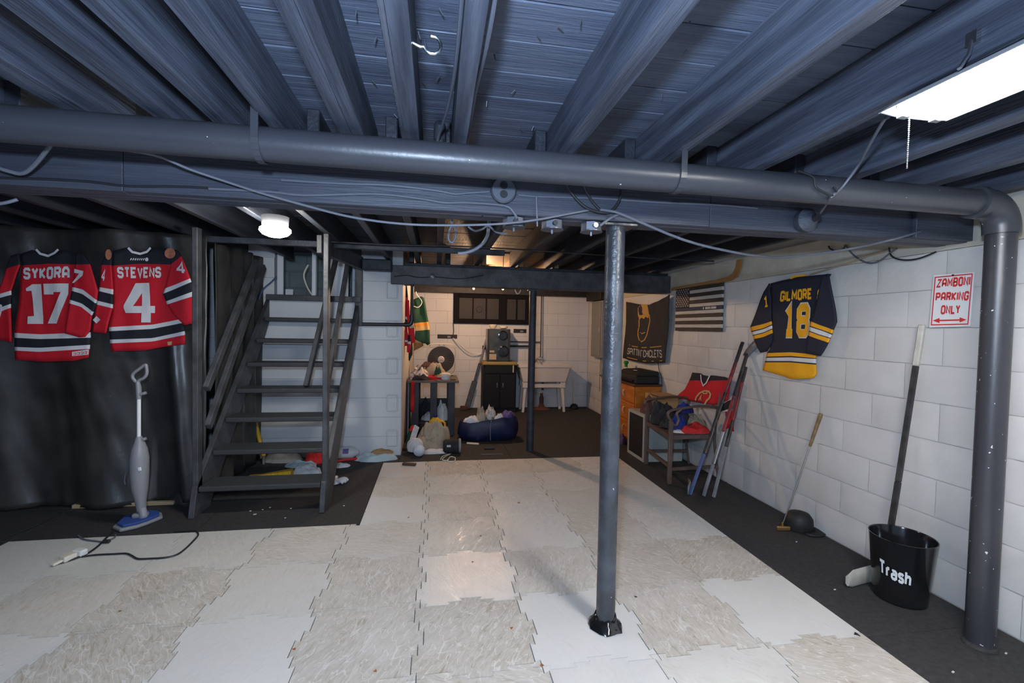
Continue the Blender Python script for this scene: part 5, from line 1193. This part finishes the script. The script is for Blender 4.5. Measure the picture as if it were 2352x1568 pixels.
tag(MB().tube(rs_, [.012, .012, .016, .012], 8).build('plastic_rake', 'red_cloth', smooth=True), 'red ribbed plastic rod lying beside the pale blue jacket', 'rod')
blob('white_bag', 'flat white cloth on the mat beside the red handle', 'cloth', at(782, 1070), (.10, .07, .03), 'white_cloth', 84, .4)
gl = at(768, 1108)
gv = thing('work_glove', 'white work glove lying on the black mat beside the stairs', 'glove', gl)
rows = []
blob('palm', None, None, gl, (.055, .055, .04), 'white_cloth', 85, .2, parent=gv)
for k, (dx, dy) in enumerate(((.105, .045), (.12, .015), (.11, -.03), (.09, -.06), (.0, .10))):
    MB().tube(smoothline([gl+Vector((dx*.3, dy*.3, .018)), gl+Vector((dx*.7, dy*.8, .026)), gl+Vector((dx, dy, .012))]), [.013]*10+[.007], 8).build('finger', 'white_cloth', gv, smooth=True)

# ---- under the stairs
yp = thing('shovel_handle', 'yellow handled shovel standing under the staircase', 'shovel', Vector((-1.70, 4.98, 0)))
q0, q1 = P(590, 1052, Y=4.98), P(570, 905, Y=5.10)
q0 = Vector((-1.712, 4.95, .09)); q1 = P(570, 905, Y=5.08)
MB().tube([q0, q1], .020, 12).build('shaft', 'yellow_plastic', yp, smooth=True)
MB().tube([q0+Vector((0,0,-.085)), q0+Vector((0,0,.01))], [.012, .017], 10).build('ferrule', 'panel_grey', yp, smooth=True)
br = thing('push_broom', 'broom head with long yellow bristles lying under the lowest stair tread', 'broom', at(625, 1092))
A_, B_ = P(573, 1094, Z=.02), P(668, 1084, Z=.05)
m = MB(); n = 40
for k in range(n):
    f = k/(n-1); c = A_.lerp(B_, f); hh = .012+.055*f
    m.box(c.x-.009, c.x+.009, c.y-.02-.02*f, c.y+.02+.02*f, .006, .006+hh)
m.build('bristles', 'yellow_bristle', br)['kind'] = 'stuff'
MB().bar(A_+Vector((-.02,.045,-.012)), B_+Vector((.01,.07,-.03)), .016, .05, side=(0,0,1)).build('block', 'yellow_plastic', br, bevel=.003)
for nm, lb, px, size, mt, sd in [
    ('clothing_heap', 'grey cloth heaped deep under the staircase', (650, 1058), (.19, .10, .13), 'grey_cloth', 91),
    ('clothing_heap', 'bright red cloth under the staircase near its right stringer', (722, 1060), (.10, .10, .15), 'red_cloth', 92),
    ('clothing_heap', 'white crumpled cloth under the lowest stair treads beside the yellow bristles', (705, 1086), (.13, .10, .09), 'white_cloth', 93),
    ('clothing_heap', 'pale cloth lying flat between the grey and red cloths under the staircase', (690, 1070), (.15, .07, .06), 'pale_blue_cloth', 94)]:
    blob(nm, lb, 'clothing', at(*px), size, mt, sd, .5)
tag(MB().tube([P(548,1086,Z=.001), P(548,1068,Y=P(548,1086,Z=0).y)], .009, 8).build('blue_peg', 'stick_blue', smooth=True), 'small blue peg standing under the staircase', 'peg')

# ---- navy hockey bag
bg0 = Vector((.69, 5.86, 0))
hb = thing('hockey_bag', 'open navy blue equipment bag on the mat in the back room', 'bag', bg0)
rows = []
prof = [(0, .001), (.70, .001), (.93, .02), (1.0, .10), (.985, .19), (.93, .255), (.88, .275), (.82, .26), (.78, .20), (0, .18)]
for r, zz in prof:
    row = []
    for k in range(49):
        q = 2*math.pi*k/48; n_ = 3.2; cx_, sy_ = math.cos(q), math.sin(q)
        ex = math.copysign(abs(cx_)**(2/n_), cx_); ey = math.copysign(abs(sy_)**(2/n_), sy_)
        d = 1+.10*nz(ex*2.6, ey*2.6, zz*9+3)
        zc = zz*(1+.16*ex)+.025*nz(ex*3, ey*3, 5)*min(1, zz*5)
        row.append(bg0+Vector((.385*r*ex*d, .215*r*ey*d, max(.001, zc))))
    rows.append(row)
MB().grid(rows).build('shell', 'navy_nylon', hb, smooth=True, ang=60)
st_ = [bg0+Vector((.04+.02*math.sin(t*5), -.235-.0*t, .29-.26*t)) for t in (0, .25, .5, .75, 1)]
st_ = [bg0+Vector((.03, -.16, .305)), bg0+Vector((.015, -.215, .29)), bg0+Vector((.0, -.242, .19)), bg0+Vector((.0, -.245, .10)), bg0+Vector((.01, -.215, .02))]
MB().tube(smoothline(st_, 4), .006, 6).build('strap', 'cable_pale', hb, smooth=True)
blob('flap', None, None, bg0+Vector((.27, .05, .24)), (.09, .10, .13), 'purple_cloth', 101, .3, parent=hb)
for lb, off, size, mt, sd in [('cream padded glove sticking out of the navy bag', (-.10, .0, .20), (.075, .08, .22), 'cream_cloth', 102), ('black and white pad lying in the mouth of the navy bag', (.03, .03, .20), (.075, .09, .24), 'mixed_cloth', 103), ('pale rolled cloth in the left mouth of the navy bag', (-.22, -.05, .20), (.12, .06, .11), 'white_cloth', 104), ('white pad beside the purple flap of the navy bag', (.13, -.02, .20), (.08, .08, .13), 'white_cloth', 105)]:
    blob('sports_pad', lb, 'sports pad', bg0+Vector(off), size, mt, sd, .5, n=32)

# ---- cabinet with the dark box on it
kx0, kx1, ky0, ky1, kz = .80, 1.36, 7.58, 7.98, .855
cb_ = thing('base_cabinet', 'black painted base cabinet with drawer and door in the back room', 'cabinet', (1.08, 7.78, 0))
MB().box(kx0, kx1, ky0+.02, ky1, 0, kz).build('carcass', 'cabinet_black', cb_, bevel=.004)
o = MB().box(kx0+.02, kx1-.02, ky0, ky0+.019, kz-.19, kz-.03).build('drawer', 'cabinet_black', cb_, bevel=.004)
MB().box(kx1-.065, kx1-.05, ky0-.006, ky0, kz-.17, kz-.05).build('towel_bar', 'cream_plastic', o)
for a, b_, hx in ((kx0+.02, (kx0+kx1)/2-.003, -.05), ((kx0+kx1)/2+.003, kx1-.02, .05)):
    o = MB().box(a, b_, ky0, ky0+.019, .08, kz-.205).build('door', 'cabinet_black', cb_, bevel=.004)
    MB().tube(smoothline([((kx0+kx1)/2+hx, ky0, .50), ((kx0+kx1)/2+hx, ky0-.02, .49), ((kx0+kx1)/2+hx, ky0-.02, .44), ((kx0+kx1)/2+hx, ky0, .43)]), .006, 6).build('handle', 'panel_grey', o, smooth=True)
rows = []
for i in range(13):
    v = i/12
    row = []
    for j in range(25):
        u = j/24; x = kx0-.05+(kx1-kx0+.11)*u; y_ = ky0-.03+(ky1-ky0+.02)*v; e = max(0, (kx0-x), (x-kx1), (ky0-y_)+.0)
        row.append(Vector((min(max(x, kx0-.012), kx1+.012), max(y_, ky0-.012), kz+.003+.004*abs(nz(u*8, v*8))-e*1.6)))
    rows.append(row)
tag(MB().grid(rows).build('dust_cloth', 'ochre_cloth', smooth=True, ang=180, solid=.004, solid_off=0), 'ochre cloth draped over the top of the black cabinet', 'cloth')
qx0, qx1, qy0, qy1, qz0, qz1 = .865, 1.255, 7.66, 7.95, kz+.01, kz+.56
wc = thing('water_cooler', 'dark glossy upright appliance with round dark dials standing on the black cabinet', 'appliance', (1.06, 7.8, qz0))
MB().box(qx0, qx1, qy0, qy1, qz0, qz1).build('case', 'box_dark', wc, bevel=.008)
for x in (qx0+.02, qx1-.025): MB().box(x-.012, x+.012, qy0-.004, qy0, qz0+.005, qz1-.005).build('edge_strip', 'matt_black', wc)
for (x, zz, r) in ((1.13, qz0+.44, .085), (1.14, qz0+.17, .10)):
    MB().lathe([(r, 0), (r*.97, .010), (r*.8, .012), (r*.75, .004), (0, .006)], 30, (x, qy0-.0005, zz), RX).build('dial', 'gloss_black', wc, smooth=True)
for (a, b_, c, d) in ((.905, .985, .15, .185), (.90, 1.02, .03, .125)): MB().box(a, b_, qy0-.003, qy0, qz0+c, qz0+d).build('paper_label', 'cream_cloth', wc)
for px, lb, r in (((.965, 7.76), 'white bowl standing on the dark appliance', .07), ((1.15, 7.76), 'shallow cream dish standing on the dark appliance', .075)):
    c = Vector((px[0], px[1], qz1))
    tag(MB().lathe([(0, .002), (r*.5, .002), (r*.95, .04 if r < .072 else .02), (r, .075 if r < .072 else .05), (r*.92, .075 if r < .072 else .05), (r*.5, .02), (0, .015)], 24, c).build('bowl', 'cream_plastic', smooth=True), lb, 'bowl')

# ---- laundry sink
ux0, ux1, uy0, uy1, uz0, uz1 = 1.40, 2.30, 7.52, 8.02, .52, .82
sk = thing('laundry_sink', 'white plastic laundry sink on splayed legs against the back wall', 'sink', (1.85, 7.77, 0))
m = MB(); rows = []
for ins, zz in ((.085, uz0), (.075, uz0+.01), (.012, uz1-.05), (-.006, uz1-.045), (-.01, uz1), (.02, uz1), (.035, uz1-.02), (.10, uz0+.03), (.12, uz0+.025)):
    rows.append([Vector((x, y_, zz)) for x, y_ in ((ux0+ins, uy0+ins*.6), (ux1-ins, uy0+ins*.6), (ux1-ins, uy1-.004-max(0, ins)*.3), (ux0+ins, uy1-.004-max(0, ins)*.3), (ux0+ins, uy0+ins*.6))])
m.grid(rows); m.add(rows[0][:-1], [(3,2,1,0)]); m.add(rows[-1][:-1], [(0,1,2,3)])
m.build('basin', 'sink_white', sk, bevel=.008, seg=2)
for x, dx in ((ux0+.12, -.06), (ux1-.12, .06)):
    for y_ in (uy0+.10, uy1-.12):
        MB().box(x-.045, x+.045, y_-.04, y_+.04, uz0-.10, uz0+.004).build('leg_socket', 'sink_white', sk, bevel=.004)
        MB().bar((x, y_, uz0-.10), (x+dx*.55, y_-.02, .0), .05, .05, taper=.8).build('leg', 'sink_white', sk, bevel=.004)
        MB().bar((x-dx*.4, y_, uz0-.12), (x-dx*1.6, y_, uz0-.0), .02, .01).build('brace', 'sink_white', sk)
MB().box(ux0+.16, ux1-.16, uy0+.08, uy0+.10, uz0-.10, uz0-.03).build('crossbar', 'sink_white', sk, bevel=.003)
MB().tube([(1.87, 7.78, uz0), (1.87, 7.78, uz0-.16)], .02, 12).build('drain', 'pipe_black', sk, smooth=True)
fa = thing('faucet', 'metal twin-tap faucet at the back of the laundry sink', 'faucet', (1.80, 7.99, uz1))
MB().tube([(1.72, 7.99, uz1+.05), (1.88, 7.99, uz1+.05)], .014, 10).build('body', 'steel', fa, smooth=True)
MB().tube(smoothline([(1.80, 7.99, uz1+.05), (1.80, 7.95, uz1+.08), (1.80, 7.86, uz1+.06), (1.80, 7.84, uz1+.0)]), .011, 10).build('spout', 'steel', fa, smooth=True)
for x in (1.73, 1.87):
    MB().tube([(x, 7.99, uz1+.0), (x, 7.99, uz1+.10)], .012, 10).build('tap_stem', 'steel', fa, smooth=True)
    for q in range(4): MB().tube([(x, 7.99, uz1+.10), (x+.04*math.cos(q*math.pi/2+.4), 7.99+.03*math.sin(q*math.pi/2+.4), uz1+.105)], .007, 6).build('tap_lever', 'steel', fa, smooth=True)
dt = thing('drain_stand', 'rusty cast iron floor drain pipe with a flared foot under the laundry sink', 'pipe', (1.87, 7.85, 0))
MB().lathe([(.17, .001), (.15, .02), (.06, .05), (.04, .10), (.042, .22), (.03, .23), (.02, .30), (0, .30)], 24, (1.87, 7.85, 0), ry=.6).build('riser', 'rust', dt, smooth=True)
MB().tube(smoothline([(1.87, 7.85, .29), (1.85, 7.83, .33), (1.82, 7.81, .30), (1.79, 7.80, .32), (1.80, 7.80, .355)]), .014, 8).build('trap', 'sink_white', dt, smooth=True)
pl = Vector((2.50, 7.93, 0))
pg = thing('toilet_plunger', 'plunger with a black rubber cup standing in the rear corner', 'plunger', pl)
MB().lathe([(.075, .001), (.078, .02), (.06, .06), (.025, .085), (0, .087)], 20, pl).build('cup', 'matt_black', pg, smooth=True)
MB().tube([pl+Vector((0,0,.08)), pl+Vector((-.02,.05,.55))], .011, 10).build('handle', 'cream_plastic', pg, smooth=True)
# ---- pipes on the back wall
def pipe(label, pts, r, mt='pipe_black'):
    return tag(MB().tube(pts, r, 12).build('water_pipe', mt, smooth=True), label, 'pipe')
pipe('thick black pipe running down the back wall behind the laundry sink and turning left', [(1.725, 8.02, 2.02), (1.725, 8.02, 1.14), (1.70, 8.02, 1.115), (1.20, 8.02, 1.11)], .018)
pipe('thin black pipe running down the back wall to the right tap', [(1.87, 8.02, 2.02), (1.87, 8.0, .93)], .010)
pipe('thin black pipe running down the back wall to the left tap', [(1.73, 8.03, 1.10), (1.73, 8.0, .93)], .010)
pipe('thin black pipe running across the back wall to the taps', [(1.20, 8.03, 1.19), (1.86, 8.03, 1.19)], .009)
for x, zz, lb in ((.03, 1.265, 'beside the box fan'), (.82, 1.08, 'behind the dark appliance'), (1.38, 1.385, 'right of the dark appliance')):
    w2 = .19 if x < 1 and x < .5 else (.10 if x < 1 else .13)
    t = thing('outlet_plate', 'dark wall recess plate on the back wall '+lb, 'outlet', (x+w2, YB-.02, zz-.03))
    MB().box(x, x+2*w2*.9, YB-.02, YB-.0085, zz-.035, zz+.035).build('plate', 'matt_black', t, bevel=.003)
    MB().box(x+w2*.9, x+w2*.9+.06, YB-.032, YB-.02, zz-.025, zz+.01).build('plug', 'panel_grey', t, bevel=.004)
for k, sag in enumerate((.0, .04)):
    tag(MB().tube(smoothline([(.30, 8.03, 1.24), (.42, 8.03, 1.13-sag), (.60, 8.02, 1.00-sag), (.78, 8.03, .97-sag*.3), (.84, 8.04, 1.06)]), .007, 8).build('cable', 'plastic_white', smooth=True), 'white cord drooping across the back wall between two outlet plates', 'cable', 'white cords on the back wall')
tag(MB().tube([(.30, 8.055, 1.50), (.31, 8.05, 1.36), (.30, 8.05, 1.29)], .007, 8).build('cable', 'cable_black', smooth=True), 'black cord dropping from the dark window to an outlet plate', 'cable')
gb = Vector((.55, 7.86, .0)); gtp = P(1117, 778, Y=8.02); 
g2_ = thing('goalie_stick', 'black goalie stick leaning on the back wall between the fan and the cabinet', 'hockey stick', gb)
ga = gb.lerp(gtp, .40); gm = gb.lerp(gtp, .65)
MB().bar(gb+Vector((0,0,.03)), ga, .024, .095, side=(0,1,0)).build('paddle', 'stick_black', g2_, bevel=.006)
MB().bar(ga, gm, .022, .045, side=(0,1,0)).build('shaft', 'stick_black', g2_, bevel=.005)
MB().bar(gm, gtp, .020, .028, side=(0,1,0)).build('grip', 'stick_grey', g2_, bevel=.005)
MB().bar(gb+Vector((.02,-.01,.042)), gb+Vector((-.12,-.06,.05)), .022, .075, side=(0,1,0)).build('blade', 'maroon_cloth', g2_, bevel=.006)
bp2 = thing('waste_pipe', 'black pipe with an elbow crossing the white wall corner under the rear beam', 'pipe', (-.5, 5.14, 1.45))
MB().tube([(-.79, 5.12, 1.452), (-.32, 5.12, 1.455)], .019, 14).build('horizontal_run', 'pipe_black', bp2, smooth=True)
MB().tube(smoothline([(-.345, 5.12, 1.455), (-.29, 5.12, 1.458), (-.265, 5.12, 1.49), (-.262, 5.12, 1.56)]), .026, 14).build('elbow', 'pipe_black', bp2, smooth=True)
MB().tube([(-.262, 5.12, 1.54), (-.262, 5.12, 1.70)], .019, 14).build('vertical_run', 'pipe_black', bp2, smooth=True)
MB().tube([(-.262, 5.12, 1.69), (-.262, 5.12, 1.894)], .017, 14).build('vertical_run', 'pipe_black', bp2, smooth=True)
tag(MB().tube(smoothline([P(700+x, y_, Y=5.24) for x, y_ in [(8,608),(-2,630),(4,655),(16,676),(26,678)]]), .009, 8).build('pull_cord', 'cream_plastic', smooth=True), 'pale looped cable hanging in the stairwell opening', 'cable')
pp = P(660, 664, Y=5.30)
tag(MB().box(pp.x-.035, pp.x+.045, 5.345, 5.36, 1.746, 1.82).build('outlet_plate', 'white_trim', bevel=.003), 'small white outlet plate at the bottom of the stairwell opening', 'outlet')
tag(MB().tube(smoothline([P(x, y_, Y=5.08) for x, y_ in [(636,634),(622,648),(606,662),(598,678),(596,688)]]), .006, 6).build('cable', 'stick_blue', smooth=True), 'blue cable end dangling beside the stairwell opening', 'cable')
dw = P(880, 590, Y=5.0)
tag(MB().box(-.77, -.47, 4.95, 5.10, 2.02, 2.135).build('junction_case', 'paint_rear', bevel=.01), 'dark case fixed under the rear joists above the white wall', 'box')
jbx = P(993, 634, Y=5.085)
tag(MB().lathe([(.0, 0), (.03, 0), (.03, .02), (.012, .03), (0, .03)], 20, Vector((jbx.x, 5.099, jbx.z)), RX).build('cable_ring', 'metal_box', smooth=True), 'small round ring fitting on the face of the rear beam', 'fitting')

# ================================================================== LEFT FLOOR OBJECTS
# ---- steam mop
mb_ = Vector((-2.03, 3.60, 0)); 
mp_ = thing('steam_mop', 'grey upright steam mop with a blue pad standing in front of the black sheeting', 'mop', mb_)
hd = [at(258, 1216), at(282, 1196), at(318, 1186), at(345, 1180), at(372, 1183), at(374, 1192), at(340, 1206), at(316, 1214), at(275, 1223)]
ctr = sum(hd, Vector())/len(hd)
poly = [(p.x, p.y) for p in hd]
MB().prism(poly, lambda x, y_: (x, y_, .001), lambda x, y_: (x, y_, .024)).build('pad', 'mop_grey', mp_, bevel=.008, seg=2)
poly2 = [(ctr.x+(x-ctr.x)*.86, ctr.y+(y_-ctr.y)*.86) for x, y_ in poly]
MB().prism(poly2, lambda x, y_: (x, y_, .024), lambda x, y_: (x, y_, .042)).build('head_cover', 'mop_blue', mp_, bevel=.008, seg=2)
bY = 3.62
ax = lambda px, py: P(px, py, Y=bY)
MB().tube(smoothline([Vector((ctr.x+.01, ctr.y, .038)), P(330, 1185, Y=bY-.02), P(325, 1165, Y=bY)]), .026, 14).build('neck', 'mop_grey', mp_, smooth=True)
MB().box(ctr.x-.04, ctr.x+.05, ctr.y-.03, ctr.y+.03, .036, .07).build('joint', 'mop_grey', mp_, bevel=.012, seg=2)
pts = [ax(325,1172), ax(323,1150), ax(321,1120), ax(320,1085), ax(320,1050), ax(320,1030), ax(320,1015), ax(319,1002)]
MB().tube(pts, [.028, .034, .050, .058, .058, .048, .032, .018], 18).build('body', 'mop_grey', mp_, smooth=True)
MB().tube([ax(319,1004), ax(319,912)], .0125, 12).build('tube', 'mop_white', mp_, smooth=True)
MB().tube([ax(319,916), ax(318,890), ax(316,876)], [.016, .018, .014], 12).build('stem', 'mop_grey', mp_, smooth=True)
MB().tube(smoothline([ax(315,880), ax(305,868), ax(306,858), ax(320,847), ax(333,838), ax(336,842), ax(337,858), ax(330,868), ax(320,873), ax(316,880)], 4), .011, 10).build('grip', 'mop_grey', mp_, smooth=True)
for py in (905, 1010): MB().bar(ax(322, py), ax(335, py-3), .02, .03, side=(0,0,1)).build('cord_hook', 'mop_grey', mp_, bevel=.004)
MB().bar(ax(330, 1068)+Vector((0,-.05,0)), ax(332, 1076)+Vector((0,-.05,0)), .02, .012).build('trigger', 'mop_white', mp_, bevel=.003)
MB().tube(smoothline([ax(312,1006), ax(304,1018), ax(298,1040), ax(293,1070), ax(286,1100), ax(288,1112)]), .004, 6).build('flex', 'cable_grey', mp_, smooth=True)
# ---- cords and adapter on the tiles
z = ZZ(0, 780, 2.904)
def fl_(pts, h=.006): return smoothline([P(*z(x, y_), Z=h) for x, y_ in pts], 5)
tag(MB().tube(fl_([(350,1500),(440,1478),(530,1447),(600,1415),(660,1370),(710,1320),(740,1295),(760,1270)]), .006, 8).build('extension_cord', 'cable_black', smooth=True), 'black power cord running from the steam mop to the white adapter on the tiles', 'cord')
tag(MB().tube(fl_([(545,1446),(640,1434),(760,1428),(840,1425),(880,1440),(920,1460),(1010,1458),(1100,1452),(1180,1432),(1240,1390),(1300,1330),(1322,1300),(1312,1280),(1290,1272),(1160,1278)], .0055), .0055, 8).build('extension_cord', 'cable_black', smooth=True), 'long black cord looping over the white tiles towards the stair foot', 'cord')
tag(MB().tube(fl_([(520,1305),(560,1330),(640,1342),(700,1348),(730,1335),(765,1318),(770,1300)], .0055), .005, 8).build('extension_cord', 'cable_grey', smooth=True), 'short grey cord curled at the mat edge below the mop', 'cord')
pk = P(*z(712, 1356), Z=0)
tag(MB().bar(pk+Vector((-.02,0,.012)), pk+Vector((.02,.0,.012)), .02, .024, side=(0,0,1)).build('plug', 'cable_black', bevel=.005), 'small black plug on the tiles below the mop', 'plug')
pa, pb2 = P(*z(345, 1500), Z=.012), P(*z(500, 1430), Z=.02)
ad = thing('power_adapter', 'white power adapter with a cord lying on the white tiles', 'adapter', pa.lerp(pb2, .5))
MB().bar(Vector((pa.x, pa.y, .009)), Vector((pa.lerp(pb2,.45).x, pa.lerp(pb2,.45).y, .014)), .014, .03, side=(0,0,1)).build('plug', 'cream_plastic', ad, bevel=.004)
MB().bar(Vector((pa.lerp(pb2,.4).x, pa.lerp(pb2,.4).y, .018)), Vector((pb2.x, pb2.y, .020)), .034, .055, side=(0,0,1)).build('body', 'cream_plastic', ad, bevel=.008, seg=2)
MB().bar(Vector((pb2.x-.02, pb2.y+.03, .021)), Vector((pb2.x+.045, pb2.y+.01, .021)), .038, .045, side=(0,0,1)).build('block', 'plastic_white', ad, bevel=.008, seg=2)
tag(MB().tube(fl_([(60,1310),(150,1275),(300,1215),(400,1165),(422,1157)], .004), .0045, 6).build('extension_cord', 'cable_black', smooth=True), 'thin black cord lying on the black mat in the left corner', 'cord')
# ---- bits of leaf and litter on the floor
leaf = None
for k, (px, py) in enumerate([(1192,1154),(1270,1150),(1255,1135),(838,1175),(938,1188),(1245,1567-40),(1175,1442),(863,1540),(275,1403),(1104,1230),(1085,1290),(676,1490),(1668,1107),(1968,1456),(1460,1370)]):
    p = P(px, py, Z=.001); n_ = 7; s_ = .016 if k in (0, 13) else .009
    m = MB(); ring = [(p.x+s_*(1 if i % 2 else .45)*math.cos(2*math.pi*i/n_+k), p.y+s_*(1 if i % 2 else .5)*math.sin(2*math.pi*i/n_+k)) for i in range(n_)]
    m.prism(ring, lambda x, y_: (x, y_, .0004), lambda x, y_: (x, y_, .003))
    tag(m.build('leaf_scrap', 'leaf' if k < 12 else 'matt_black'), 'tiny brown leaf scrap lying on the white floor tiles' if k < 12 else 'tiny black scrap lying on the white floor tiles', 'leaf' if k < 12 else 'debris', 'leaf scraps on the tiles' if k < 12 else 'black scraps on the tiles')
for k, (px, py) in enumerate([(585,1182),(620,1166),(575,1174),(655,1190),(603,1171),(668,1168),(790,1162),(1918,1355),(1830,1245),(2190,1545),(2312,1502)]):
    p = P(px, py, Z=.0); s_ = .010 if k == 0 else .006
    tag(MB().bar(p+Vector((-s_,0,.003)), p+Vector((s_,s_*.6,.003)), .004, s_, side=(0,0,1)).build('paint_chip', 'fleck'), 'tiny white chip on the black rubber mat', 'debris', 'white chips on the rubber mats')
